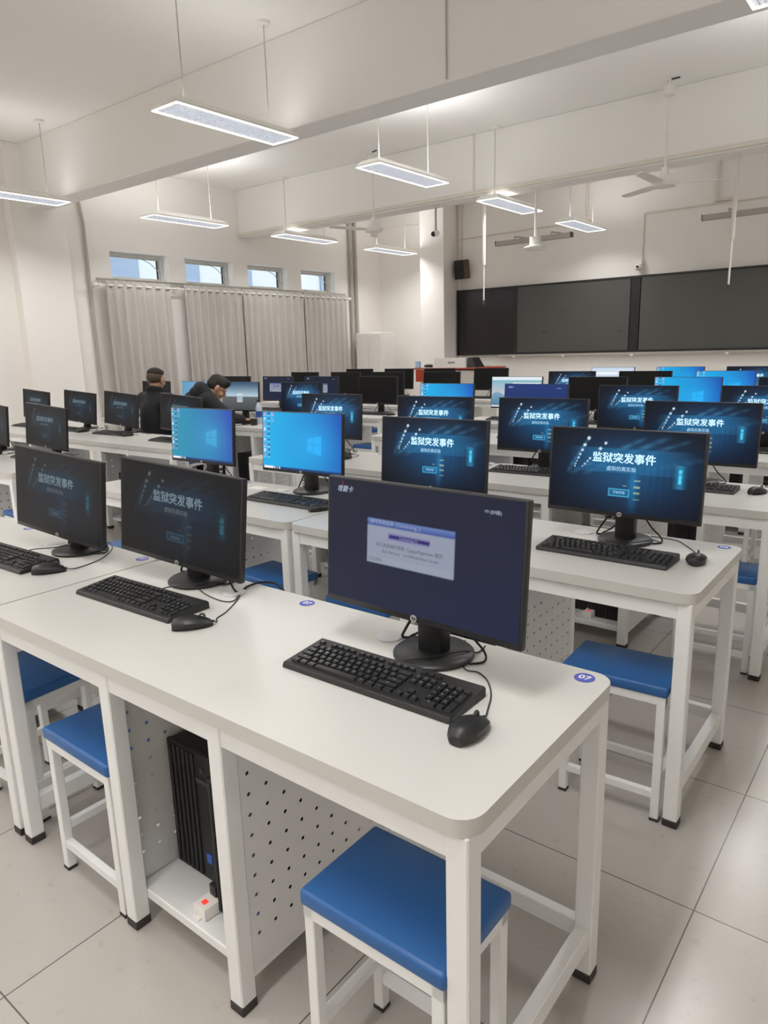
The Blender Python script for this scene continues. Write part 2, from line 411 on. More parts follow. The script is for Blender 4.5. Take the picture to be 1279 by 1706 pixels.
# ================================================================== STOOLS
def make_stool():
    t = thing('stool', 'x', 'stool', (0, 0, 0), 0, 'blue topped stools')     # origin: centre on the floor; .33 x .235
    w, d = .165, .117
    MB().box(-w, w, -d, d, .415, .45, .009, 3).build('seat', 'blue', t, True)
    w -= .006; d -= .006
    f = MB(); f.box(-w, w, -d, -d+.022, .39, .4155); f.box(-w, w, d-.022, d, .39, .4155); f.box(-w, -w+.022, -d, d, .39, .4155); f.box(w-.022, w, -d, d, .39, .4155)
    f.build('seat_frame', 'steel', t)
    for x in (-w, w-.025):
        for y in (-d, d-.025):
            l = MB().box(x, x+.025, y, y+.025, .008, .40, .002, 1).build('leg', 'steel', t)
            MB().box(x-.001, x+.026, y-.001, y+.026, 0, .0085).build('foot_cap', 'cap', l)
    for y in (-d+.003, d-.022): MB().box(-w+.025, w-.025, y, y+.019, .075, .097).build('stretcher', 'steel', t)
    for x in (-w+.003, w-.022): MB().box(x, x+.019, -d+.025, d-.025, .125, .147).build('stretcher', 'steel', t)
    return t
stool0 = make_stool(); used = [0]
def put(proto, flag, loc, rz, label):
    if not flag[0]:
        flag[0] = 1; proto.location = loc; proto.rotation_euler = (0, 0, rz); proto['label'] = label; return proto
    return dup(proto, loc, rz, label)
stool_pos = {(0, 0): (-.690, .905, 0), (0, 1): (-1.692, .915, -.8), (0, 2): (-2.27, .97, 4), (1, 0): (-.705, 2.10, 3)}
SEATS = [(r, c) for r in range(7) for c in range(8) if (r, c//2) in desk_list]
for r, c in SEATS:
    if (r, c) in stool_pos: x, y, a = stool_pos[(r, c)]
    else:
        R_ = DESKR[c//2]
        x = (R_-.235 if c % 2 == 0 else R_-1.27)+random.uniform(-.03, .03); y = ROWY[r]+.15+random.uniform(-.05, .08); a = random.uniform(-4, 4)
    if (r, c) == (3, 5): x, y, a = -5.80, 4.26, 0
    if (r, c) == (3, 6): x, y, a = -6.30, 4.25, 0
    put(stool0, used, (x, y, 0), radians(a), 'white framed stool with blue seat under the desk, %s, %s' % (ROWN[r], SEATN3[c]))

# ================================================================== SCREEN PICTURES
SW, SH = .523, .283
def lerp(a, b_, t): return tuple(a[i]+(b_[i]-a[i])*t for i in range(3))
def clamp(t): return max(0., min(1., t))
def C3(r, g, b_): return srgb(r, g, b_)[:3]
def gauss(x, s): return exp(-x*x/(2*s*s))
DOTS = [(.232, .885, .013), (.208, .80, .012), (.193, .735, .010), (.180, .68, .0085), (.170, .635, .0075), (.161, .595, .0065), (.153, .56, .006), (.147, .53, .0055),
        (.345, .835, .010), (.312, .765, .012), (.272, .69, .008), (.248, .635, .008), (.232, .60, .007), (.215, .565, .006), (.20, .535, .006)]
def pic_title(u, v):
    u = (u-.018)/1.045; v = v if v > .5 else .5-(.5-v)*.78
    base = lerp(C3(6, 9, 17), C3(18, 36, 68), gauss(u-.5, .27)*gauss(v-.56, .27))
    glow_ = gauss(u-.52, .2)*gauss(v-.55, .2)
    c = lerp(base, C3(22, 86, 132), .75*glow_)
    for (u0, v0, u1, v1, wd, st) in ((.12, .44, .60, .93, .012, .45), (.2, .44, .74, .95, .015, .4), (.3, .5, .88, .93, .012, .25), (.1, .45, .23, .88, .008, .45), (.55, .5, .95, .72, .02, .15)):
        L2 = (u1-u0)**2+(v1-v0)**2; t = ((u-u0)*(u1-u0)+(v-v0)*(v1-v0))/L2
        if 0 < t < 1:
            d = abs((u-u0)*(v1-v0)-(v-v0)*(u1-u0))/sqrt(L2); c = lerp(c, C3(70, 150, 195), st*gauss(d, wd)*(.4+.6*sin(t*19)**2)*min(1, 4*t*(1-t)+.2))
    if .485 < v < .775 and .10 < u < .90:
        c = lerp(c, C3(28, 104, 152), .62*min(1, (.9-u)*4, (u-.1)*5))
    if u > .5 and .12 < v < .66: c = lerp(c, C3(12, 26, 52), .35*(.5+.5*sin(u*150))*clamp((u-.5)*4)*clamp((.66-v)*6))
    c = lerp(c, C3(36, 130, 190), .55*gauss(u-.535, .018)*clamp((.55-v)*8)*clamp((v-.1)*4))
    for du, dv, rr in DOTS:
        d = sqrt(((u-du)*1.85)**2+(v-dv)**2); c = lerp(c, C3(215, 232, 245), clamp((rr*1.9-d)/(rr*.8)))
    for k, vv in enumerate((.425, .365, .31, .25)):
        if abs(u-.56) < .019 and abs(v-vv) < .0075: c = lerp(c, C3(190, 215, 170), .62-.1*k)
    for vv in (.37, .30):
        if abs(u-.485) < .012 and abs(v-vv) < .008: c = lerp(c, C3(170, 190, 160), .5)
    if abs(u-.812) < .0125 and (.43 < v < .515 or .53 < v < .575): c = C3(80, 215, 245)
    if abs(u-.812) < .05 and .38 < v < .62: c = lerp(c, C3(60, 180, 230), .35*gauss(u-.812, .018))
    if .382 < u < .518 and .262 < v < .342:
        e_ = min(u-.382, .518-u, (v-.262)*.55, (.342-v)*.55); c = C3(70, 165, 200) if e_ < .008 else C3(20, 98, 142)
    return c
ICONC = [C3(230, 120, 110), C3(120, 190, 240), C3(60, 60, 80), C3(240, 240, 245), C3(200, 150, 200), C3(30, 60, 90)]
def icons(u, v, c):
    i, j = int(u/.052), int((1-v)/.092)
    if i < 2 and j < 9 or (i == 2 and j < 2):
        fu, fv = u/.052-i, (1-v)/.092-j
        if .25 < fu < .75 and .15 < fv < .55: c = lerp(c, ICONC[(i*5+j*3) % 6], .75)
        elif .15 < fu < .85 and .65 < fv < .85: c = lerp(c, C3(220, 235, 245), .4)
    if v < .042:
        c = C3(236, 238, 242) if .012 < u < .14 else (C3(200, 210, 225) if .15 < u < .24 and int(u*60) % 2 else C3(26, 60, 110))
    return c
def desktop(l, r, lg):
    def fn(u, v):
        c = lerp(l, r, clamp(u*1.05-.05)**1.4*(.8+.2*v)); c = lerp(c, lg, .45*gauss(u-.66, .16)*gauss(v-.46, .24))
        if .585 < u < .755:
            s = (u-.585)/.17; top = .56+.07*s; bot = .36-.07*s
            if bot < v < top and not (abs(s-.42) < .03 or abs(v-.46) < .008): c = lerp(c, lg, .75)
        return icons(u, v, c)
    return fn
pic_desktop = desktop(C3(22, 170, 228), C3(22, 76, 176), C3(40, 180, 250))
pic_teal = desktop(C3(32, 142, 176), C3(42, 68, 172), C3(60, 168, 215))
def pic_installer(u, v):
    c = lerp(C3(15, 21, 36), C3(23, 31, 60), clamp(.3+.5*(1-v)+.3*(u-.3)))
    if sqrt(((u-.085)*1.85)**2+(v-.962)**2) < .012: c = C3(120, 40, 48)
    if .235 < u < .70 and .36 < v < .715:
        c = C3(138, 145, 163)
        if v > .665: c = lerp(C3(100, 122, 175), C3(56, 78, 145), clamp((.715-v)/.05))
        elif v < .41: c = C3(142, 150, 166)
        if .352 < u < .575 and .565 < v < .615: c = C3(120, 118, 165) if (u < .357 or u > .57 or v < .572 or v > .608) else C3(40, 34, 100)
        if abs(v-.41) < .004 and .24 < u < .695: c = C3(90, 96, 112)
    return c
def pic_blue(u, v):
    return lerp(C3(18, 34, 80), C3(28, 54, 116), v)
def pic_login(u, v):
    c = lerp(C3(52, 84, 112), C3(175, 200, 214), clamp((1-v)/.5)**1.5) if v > .47 else lerp(C3(96, 100, 102), C3(70, 74, 74), (.47-v)/.47)
    if .40 < u < .58 and .28 < v < .60:
        c = C3(205, 214, 222) if v > .52 or v < .33 else C3(165, 180, 195)
    return c
def pic_wallpaper(u, v):
    c = lerp(C3(212, 196, 196), C3(130, 178, 196), clamp((v-.25)/.6))
    hill = .34+.12*exp(-((u-.1)/.12)**2)+.05*sin(u*9)
    if v < hill: c = lerp(C3(70, 116, 150), C3(120, 158, 184), v/hill)
    if v > .90: c = C3(222, 232, 236)
    if .42 < u < .98 and .10 < v < .80: c = C3(232, 234, 236)
    if .28 < u < .42 and .05 < v < .13: c = C3(225, 230, 235)
    if v < .05: c = C3(225, 230, 235) if u < .3 else C3(45, 70, 95)
    return c
def pic_page(u, v):
    c = lerp(C3(206, 218, 232), C3(176, 196, 218), 1-v)
    if .72 < v < .80 and .1 < u < .62: c = C3(240, 244, 250)
    if v > .94: c = C3(190, 205, 222)
    return c
def pic_skyblue(u, v): return lerp(C3(90, 150, 190), C3(120, 170, 200), u)
def screen_mesh(name, fn, nx, ny, material):
    vs = []; cs = []
    for j in range(ny+1):
        for i in range(nx+1):
            u, v = i/nx, j/ny; vs.append(((u-.5)*SW, 0, (v-.5)*SH)); cs += list(fn(u, v))+[1.0]
    fs = [(j*(nx+1)+i, j*(nx+1)+i+1, (j+1)*(nx+1)+i+1, (j+1)*(nx+1)+i) for j in range(ny) for i in range(nx)]
    me = bpy.data.meshes.new(name); me.from_pydata(vs, [], fs); me.materials.append(M[material])
    a = me.color_attributes.new('picture', 'FLOAT_COLOR', 'POINT'); a.data.foreach_set('color', cs); me.update(); return me

# ================================================================== MONITORS
PW, PH, PC = .535, .302, .253         # panel width, height, centre above the desk
RX90 = Matrix.Rotation(radians(90), 4, 'X')
def on_screen(u, v, dy=-.0006): return Matrix.Translation(((u-.5)*SW, dy, (v-.5)*SH)) @ RX90
def make_monitor(kind):
    t = thing('monitor', 'x', 'monitor', (0, 0, 0), 0, 'computer monitors on the desks')   # origin: centre of base on the desk top
    tilt = Matrix.Translation((0, -.062, PC)) @ Matrix.Rotation(radians(-4.2), 4, 'X')
    c = MB(); c.box(-PW/2, PW/2, 0, .020, -PH/2, PH/2, .003, 2); c.box(-.17, .17, .018, .042, -.10, .10, .008, 2)
    case = c.build('casing', 'black', t, True); case.matrix_local = tilt
    bz = .5*(PH-SH)-.004
    badge = MB().lathe([(.0085, 0), (.0085, .0008)], (0, 0, 0), 24, Matrix.Translation((0, -.0002, -PH/2+.0085)) @ RX90).build('badge', 'silver', case, True)
    text('badge_letters', 'hp', .0125, 'black', case, Matrix.Translation((0, -.0016, -PH/2+.0095)) @ RX90, shear=.25, bold=.0003)
    n = MB(); n.box(-.034, .034, -.018, .022, .012, .20, .006, 2); n.box(-.045, .045, -.024, .006, .15, .24, .004, 2)
    n.build('stand_neck', 'black', t, True)
    MB().lathe([(.090, 0), (.094, .003), (.094, .008), (.088, .013), (.03, .015)], (0, 0, 0), 40).build('stand_base', 'black', t, True)
    w = MB(); w.tube(smooth_path([(-.03, .012, .16), (-.055, .03, .11), (-.105, .03, .03), (-.115, .03, .004), (-.09, .05, .004)]), .0035, 7)
    w.tube(smooth_path([(-.02, .03, .17), (-.05, .05, .05), (-.10, .04, .006)]), .003, 7)
    w.tube(smooth_path([(.02, .02, .15), (.07, .04, .06), (.108, .045, .02), (.118, .03, .004), (.098, .0, .004)]), .0028, 7)
    w.build('cable', 'cable', t, True)
    fn, nx, ny = {'title': (pic_title, 150, 84), 'dim': (pic_title, 110, 62), 'desk': (pic_desktop, 110, 62), 'teal': (pic_teal, 110, 62), 'inst': (pic_installer, 130, 72),
              'blue': (pic_blue, 24, 14), 'login': (pic_login, 50, 30), 'wall': (pic_wallpaper, 60, 34), 'page': (pic_page, 40, 36), 'sky': (pic_skyblue, 12, 8),
              'off': (lambda u, v: (.0008, .0008, .0008), 2, 2)}[kind]
    me = screen_mesh('screen', fn, nx, ny, 'screen_dim' if kind == 'dim' else 'screen')
    s = bpy.data.objects.new('screen', me); COL.objects.link(s); s.parent = t
    s.matrix_local = tilt @ Matrix.Translation((0, -.0009, .0055))
    if kind in ('title', 'dim'):
        a, b_ = ('t_white', 't_sub') if kind == 'title' else ('t_dim', 't_dimsub')
        text('title_text', '监狱突发事件', .0366, a, s, on_screen(.503, .655), weight=.0011)
        text('subtitle_text', '虚拟仿真实验', .0172, b_, s, on_screen(.492, .530), weight=.0004)
        text('button_text', '开始实验', .0105, b_, s, on_screen(.488, .246), weight=.0002)
    if kind in ('inst', 'blue'):
        text('brand_text', '增霸卡', .0165, 't_grey', s, on_screen(.098, .915), weight=.0004, shear=.3)
        text('version_text', 'V9 (EFI版)', .0095, 't_grey', s, on_screen(.865, .90), weight=.0002)
    if kind == 'inst':
        text('dialog_title', '操作系统选择  (Connecting...)', .0115, 't_grey', s, on_screen(.25, .690), align='LEFT')
        text('progress_text', 'Connecting (1)', .0085, 't_grey', s, on_screen(.463, .590))
        text('help_line', '执行选择操作帮助, Cpgup/Pagedown 翻页', .0105, 't_ink', s, on_screen(.463, .510))
        text('hint_line', '(Esc: Reboot)    ScrollMode-Next Screen', .0095, 't_ink', s, on_screen(.470, .462))
        text('status_line', '正在启动.', .0100, 't_ink', s, on_screen(.243, .385), align='LEFT')
    return t
SHOW = {'title': 'showing a blue title screen', 'dim': 'with dimmed dark title screen', 'desk': 'showing a bright blue desktop', 'teal': 'showing a teal to blue desktop',
        'inst': 'showing navy screen with grey dialog', 'blue': 'showing a plain navy startup screen', 'login': 'showing grey landscape with white login box',
        'wall': 'showing pale landscape wallpaper', 'page': 'showing a pale white page', 'sky': 'showing a light blue screen', 'off': 'switched off'}
MON = {(0, 0): 'inst', (0, 1): 'dim', (0, 2): 'dim',
       (1, 0): 'title', (1, 1): 'title', (1, 2): 'desk', (1, 3): 'teal', (1, 4): 'dim', (1, 5): 'dim',
       (2, 0): 'title', (2, 1): 'title', (2, 2): 'title', (2, 3): 'title', (2, 4): 'dim', (2, 5): 'dim', (2, 6): 'dim', (2, 7): 'dim',
       (3, 0): 'title', (3, 1): 'title', (3, 2): 'blue', (3, 3): 'desk', (3, 4): 'title', (3, 5): 'login', (3, 6): 'sky', (3, 7): 'off',
       (4, 0): 'title', (4, 1): 'desk', (4, 2): 'off', (4, 3): 'wall', (4, 4): 'off', (4, 5): 'inst', (4, 6): 'inst', (4, 7): 'off',
       (5, 1): 'desk', (5, 2): 'off', (5, 3): 'title', (5, 4): 'off', (5, 5): 'off', (5, 6): 'off', (5, 7): 'off',
       (6, 1): 'title', (6, 2): 'desk', (6, 3): 'page', (6, 4): 'off', (6, 5): 'off', (6, 6): 'off', (6, 7): 'off'}
MPOS = {(0, 0): (-.862, 1.198, -2.5), (0, 1): (-1.768, 1.240, 4.0), (0, 2): (-2.432, 1.215, 2.8), (1, 0): (-.838, 2.385, -.5), (1, 1): (-1.677, 2.46, 0), (1, 2): (-2.452, 2.465, 1),
        (1, 3): (-3.197, 2.445, 0), (1, 4): (-5.03, 2.50, 2), (2, 0): (-.914, 3.633, 0), (2, 1): (-1.75, 3.65, .8), (2, 2): (-2.45, 3.615, 2), (2, 3): (-3.302, 3.62, 1.4), (2, 4): (-4.94, 3.59, .5),
        (2, 5): (-5.95, 3.675, 0), (2, 6): (-6.69, 3.69, 2), (2, 7): (-7.56, 3.69, .5), (3, 0): (-.872, 5.0, 0), (3, 1): (-1.657, 4.93, 2), (3, 2): (-2.452, 5.0, -1.5), (3, 3): (-3.24, 4.975, -1.5),
        (3, 4): (-4.892, 4.955, 1), (3, 5): (-5.754, 4.94, 2.5)}
mproto = {}; MTOP = {}
for (r, c), kind in MON.items():
    x, yf, a = MPOS.get((r, c), (COLX[c], MONY[r], random.uniform(-1, 1)))
    a = radians(a); bx, by = x-sin(a)*.062, yf+cos(a)*.062
    lab = 'black monitor %s, %s, %s' % (SHOW[kind], ROWN[r], SEATN[c]); MTOP[(r, c)] = (bx, by, a)
    dz = -.0 if (r, c) != (0, 1) else 0
    if kind not in mproto:
        m_ = mproto[kind] = make_monitor(kind); m_.location = (bx, by, DH); m_.rotation_euler = (0, 0, a); m_['label'] = lab
    else: m_ = dup(mproto[kind], (bx, by, DH), a, lab)
    if (r, c) == (0, 1):              # this panel hangs lower and is knocked askew on its stand
        for ch in m_.children:
            if ch.name.startswith(('casing', 'screen')):
                T = Matrix.Translation((0, 0, PC)); ch.matrix_local = Matrix.Translation((0, 0, -.035)) @ T @ Matrix.Rotation(radians(3.5), 4, 'Y') @ T.inverted() @ ch.matrix_local


# ================================================================== KEYBOARDS
def make_keyboard():
    t = thing('keyboard', 'x', 'keyboard', (0, 0, 0), 0, 'black keyboards on the desks')   # origin: centre, on the desk
    W2, D2 = .221, .070
    prof = [(-D2, .004), (-D2+.004, .013), (D2-.03, .022), (D2-.006, .024), (D2, .018), (D2, 0.0), (-D2, 0.0)]
    vs = [(x, y, z) for x in (-W2, W2) for y, z in prof]; n = len(prof)
    fs = [list(range(n)), list(range(n, 2*n))[::-1]]+[(i, (i+1) % n, n+(i+1) % n, n+i) for i in range(n)]
    case = MB().add(vs, fs).build('case', 'black', t)
    md = case.modifiers.new('bevel', 'BEVEL'); md.width = .0025; md.segments = 2; md.limit_method = 'ANGLE'
    zt = lambda y: .0135+(y+D2-.004)*(.022-.0135)/(2*D2-.034)
    P = .0187
    blocks = {'main_keys': [], 'navigation_keys': [], 'number_pad': []}; leg = []
    def key(blk, x, y, w=1, h=1, s=''):
        blocks[blk].append((x, y, w*P-.0032, h*P*.93-.0030)); leg.append((x, y, s))
    x0 = -.208
    rows = [[('`', 1)]+[(k, 1) for k in '1234567890-=']+[('<-', 2)], [('Tab', 1.5)]+[(k, 1) for k in 'QWERTYUIOP[]']+[('\\', 1.5)],
            [('Caps', 1.75)]+[(k, 1) for k in "ASDFGHJKL;'"]+[('Enter', 2.25)], [('Shift', 2.25)]+[(k, 1) for k in 'ZXCVBNM,./']+[('Shift', 2.75)],
            [('Ctrl', 1.25), ('Win', 1.25), ('Alt', 1.25), ('', 6.25), ('Alt', 1.25), ('Fn', 1.25), ('Ctrl', 1.25), ('', 1.25)]]
    for j, row in enumerate(rows):
        x = x0; y = .022-j*P*.93
        for s, w in row: key('main_keys', x+w*P/2, y, w, 1, s); x += w*P
    yf = .022+P*.93*1.22
    for k, s in enumerate(['Esc']+['F%d' % i for i in range(1, 13)]):
        gx = x0+(0 if k == 0 else (1.0 if k < 5 else (1.5 if k < 9 else 2.0))+k-0)*P*.98
        key('main_keys', gx+P/2, yf, .95, .8, s)
    xn = x0+15*P+.006
    for k in range(3):
        key('navigation_keys', xn+P*(k+.5), yf, .95, .8, ''); key('navigation_keys', xn+P*(k+.5), .022, 1, 1, ('Ins', 'Hm', 'PU')[k]); key('navigation_keys', xn+P*(k+.5), .022-P*.93, 1, 1, ('Del', 'End', 'PD')[k])
        key('navigation_keys', xn+P*(k+.5), .022-4*P*.93, 1, 1, '<v>'[k])
    key('navigation_keys', xn+P*1.5, .022-3*P*.93, 1, 1, '^')
    xp = xn+3*P+.006
    for j, rr in enumerate(('N/*-', '789', '456', '123')):
        for k, s in enumerate(rr): key('number_pad', xp+P*(k+.5), .022-j*P*.93, 1, 1, s)
    key('number_pad', xp+P, .022-4*P*.93, 2, 1, '0'); key('number_pad', xp+P*2.5, .022-4*P*.93, 1, 1, '.')
    key('number_pad', xp+P*3.5, .022-1.5*P*.93, 1, 2, '+'); key('number_pad', xp+P*3.5, .022-3.5*P*.93, 1, 2, '')
    for nme, ks in blocks.items():
        mb = MB()
        for x, y, w, h in ks:
            z = zt(y)-.002; q = .0016; a = [(x-w/2, y-h/2), (x+w/2, y-h/2), (x+w/2, y+h/2), (x-w/2, y+h/2)]
            b2 = [(x-w/2+q, y-h/2+q*.6), (x+w/2-q, y-h/2+q*.6), (x+w/2-q, y+h/2-q*1.4), (x-w/2+q, y+h/2-q*1.4)]
            mb.add([(p[0], p[1], z) for p in a]+[(p[0], p[1], zt(p[1])+.0052) for p in b2], [(3, 2, 1, 0), (4, 5, 6, 7)]+[(i, (i+1) % 4, 4+(i+1) % 4, 4+i) for i in range(4)])
        mb.build(nme, 'keycap', t)
    # printed legends, one thin layer on the caps
    cache = {}; V = []; F = []
    for x, y, s in leg:
        if not s: continue
        if s not in cache:
            me = text_mesh('glyph', s, .0062 if len(s) == 1 else .0038, 'legend'); cache[s] = ([v.co.copy() for v in me.vertices], [list(p.vertices) for p in me.polygons]); bpy.data.meshes.remove(me)
        o = len(V); vv, ff = cache[s]
        for v in vv: V.append((x+v.x-.001, y+v.y+.0015, zt(y+v.y)+.0057))
        F += [[i+o for i in f] for f in ff]
    MB().add(V, F).build('key_legends', 'legend', t)
    MB().tube(smooth_path([(.0, .069, .012), (.015, .085, .0195), (.05, .13, .0185), (.09, .195, .0185), (.105, .235, .004), (.10, .28, .003)]), .0019, 6).build('cable', 'cable', t, True)
    return t
kb0 = make_keyboard(); kused = [0]
KPOS = {(0, 0): (-.880, 1.082, .5), (0, 1): (-1.762, 1.085, 1.5), (0, 2): (-2.545, 1.07, 1.5), (1, 0): (-.832, 2.243, -.5), (1, 2): (-2.385, 2.283, 0)}
mouse_label = {}
for r, c in MON:
    bx, by, a = MTOP[(r, c)]
    x, y, a2 = KPOS.get((r, c), (bx-.01, by-.165, random.uniform(-2, 2)))
    put(kb0, kused, (x, y, DH), radians(a2), 'black keyboard in front of the monitor, %s, %s' % (ROWN[r], SEATN[c]))

# ================================================================== MICE
def make_mouse(cable):
    t = thing('mouse', 'x', 'mouse', (0, 0, 0), 0, 'black mice on the desks')        # front (cable end) towards +y
    mb = MB(); prof = []; N = 16; rings = 13
    for i in range(rings):
        s = i/(rings-1); y = -.052+.104*s
        w = .032*sqrt(max(.02, 1-((s-.45)/.62)**2))*(1 if s > .25 else (.75+s)) ; h = .038*sin(pi*min(1, .18+.74*(s*.9+.05)))**.8*(1-.25*s)
        if i in (0, rings-1): w *= .8; h *= .75
        for k in range(N):
            a = 2*pi*k/N; prof.append((w*cos(a)*(1.0 if sin(a) > 0 else .92), y, max(0, h*.35+h*.65*sin(a)) if sin(a) > 0 else h*.35*(1+sin(a)*1.0)))
    fs = [(i*N+k, i*N+(k+1) % N, (i+1)*N+(k+1) % N, (i+1)*N+k) for i in range(rings-1) for k in range(N)]+[list(range(N))[::-1], [(rings-1)*N+k for k in range(N)]]
    b_ = MB().add(prof, fs).build('body', 'black', t, True)
    MB().torus((0, .026, .0265), .0065, .003, 'x', 14, 6).build('scroll_wheel', 'dkgrey', t, True)
    c = MB(); c.tube([(0, .048, .010), (0, .056, .009)], .003, 8); c.tube(cable, .0016, 6); c.build('cable', 'cable', t, True)
    return t
cabA = smooth_path([(0, .052, .009), (.012, .085, .002), (-.005, .15, .002), (-.04, .165, .002), (-.075, .16, .002), (-.09, .20, .002), (-.085, .235, .01), (-.11, .26, .006), (-.16, .275, .002)])
cabB = smooth_path([(0, .052, .009), (.01, .09, .002), (.02, .14, .002), (.0, .19, .002), (-.03, .17, .002), (-.015, .13, .003), (.01, .17, .002), (.03, .235, .002)])
mouseA = make_mouse(cabA); mouseB = make_mouse(cabB); fa, fb = [0], [0]
XPOS = {(0, 0): (-.612, 1.010, 2), (0, 1): (-1.468, 1.045, -33), (0, 2): (-2.265, 1.075, -33), (1, 0): (-.560, 2.313, 6), (1, 2): (-2.125, 2.235, -20), (2, 0): (-.62, 3.55, -25)}
XCAB = {(0, 0): [(-.628, 1.105), (-.652, 1.16), (-.688, 1.209), (-.725, 1.233), (-.755, 1.230), (-.786, 1.266), (-.806, 1.312), (-.839, 1.365)],
        (0, 1): [(-1.462, 1.12), (-1.478, 1.165), (-1.53, 1.25), (-1.58, 1.31), (-1.60, 1.345), (-1.575, 1.30), (-1.53, 1.235), (-1.56, 1.215), (-1.64, 1.225), (-1.70, 1.245)],
        (0, 2): [(-2.228, 1.155), (-2.255, 1.25), (-2.33, 1.34), (-2.40, 1.385), (-2.44, 1.395), (-2.42, 1.35), (-2.47, 1.385), (-2.56, 1.36)],
        (1, 0): [(-.575, 2.39), (-.601, 2.433), (-.65, 2.50), (-.69, 2.54), (-.78, 2.55)]}
for i, (r, c) in enumerate(MON):
    bx, by, a = MTOP[(r, c)]
    x, y, a2 = XPOS.get((r, c), (bx+.275, by-.20+random.uniform(-.03, .03), random.uniform(-25, 10)))
    if (r, c) == (3, 5): x, y, a2 = -5.43, 4.72, 0
    lab = 'black wired mouse right of the keyboard, %s, %s' % (ROWN[r], SEATN[c])
    if (r, c) in XCAB:
        Mi = (Matrix.Translation((x, y, 0)) @ Matrix.Rotation(radians(a2), 4, 'Z')).inverted()
        pts = [(0, .052, .009), (0, .062, .006)]+[tuple(Mi @ Vector((p[0], p[1], .0022))) for p in XCAB[(r, c)]]
        t = make_mouse(smooth_path(pts)); t.location = (x, y, DH); t.rotation_euler = (0, 0, radians(a2)); t['label'] = lab
    elif i % 3 == 2: put(mouseB, fb, (x, y, DH), radians(a2), lab)
    else: put(mouseA, fa, (x, y, DH), radians(a2), lab)
MB().tube(smooth_path([(-1.715, 1.34, .87), (-1.64, 1.305, .80), (-1.575, 1.285, .7545), (-1.588, 1.34, .7545), (-1.575, 1.385, .757), (-1.52, 1.40, .755), (-1.485, 1.405, .71), (-1.47, 1.41, .60)]), .0035, 8).build('desk_cable', 'cable', None, True)
tag(bpy.data.objects['desk_cable'], 'black cable curling from the askew dimmed monitor over the desk edge, nearest row', 'cable')

# ================================================================== COMPUTER TOWERS AND POWER STRIPS
def make_tower():
    t = thing('computer_tower', 'x', 'computer', (0, 0, 0), 0, 'black computer towers')   # origin: bottom front centre, front faces -y
    w, h, d = .085, .365, .34
    MB().box(-w, w, .012, d, .006, h, .004, 2).build('case', 'tower', t)
    f = MB(); f.box(-w-.002, w+.002, 0, .013, .0, h+.004, .004, 2)
    for k in range(6): f.box(-w+.008+k*.0185, -w+.018+k*.0185, -.006, .002, .008, h-.004, .003, 1)
    fr = f.build('front_bezel', 'tower', t)
    MB().box(.03, .078, -.003, .002, .285, .298, .001, 1).build('disc_drive', 'dkgrey', t)
    MB().lathe([(.007, 0), (.007, .003)], (0, 0, 0), 16, Matrix.Translation((.056, 0, .325)) @ RX90).build('power_button', 'dkgrey', t)
    MB().box(.045, .066, -.0012, .001, .055, .083).build('sticker', 'sticker', t)
    for x in (-.06, .05): MB().box(x, x+.012, .05, .29, 0, .0065).build('foot', 'cap', t)
    return t
tw0 = make_tower(); tused = [0]
def make_strip():
    t = thing('power_strip', 'x', 'power strip', (0, 0, 0), 0, 'power strips in the desk cabinets')
    MB().box(-.024, .024, -.03, .19, 0, .034, .005, 2).build('body', 'strip', t, True)
    MB().box(-.007, .007, -.018, -.004, .033, .037, .001, 1).build('switch', 'red', t)
    MB().box(-.006, .006, -.038, -.028, .0, .006).build('mounting_lug', 'strip', t)
    p = MB(); p.box(-.014, .014, .012, .04, .034, .066, .005, 2); p.tube([(0, .026, .064), (.0, .026, .10), (.0, .04, .14), (.005, .09, .17), (.01, .17, .19)], .005, 8)
    p.build('plug', 'black', t, True)
    return t
ps0 = make_strip(); pused = [0]
for r, d in desk_list:
    x0 = DESKR[d]-DW; y0 = ROWY[r]
    dn_ = ['right end desk', 'second desk from right', 'third desk from right', 'leftmost desk'][d]
    put(tw0, tused, (x0+CX0+.100, y0+.169, .0965), 0, 'black computer tower, left one of two inside the cabinet, %s, %s' % (ROWN[r], dn_))
    put(tw0, tused, (x0+CX1-.116, y0+.114, .0965), 0, 'black computer tower, right one of two inside the cabinet, %s, %s' % (ROWN[r], dn_))
    put(ps0, pused, (x0+CX0+.232, y0+.100, .0965), radians(-3), 'white power strip with black plug on cabinet shelf, %s, %s' % (ROWN[r], dn_))

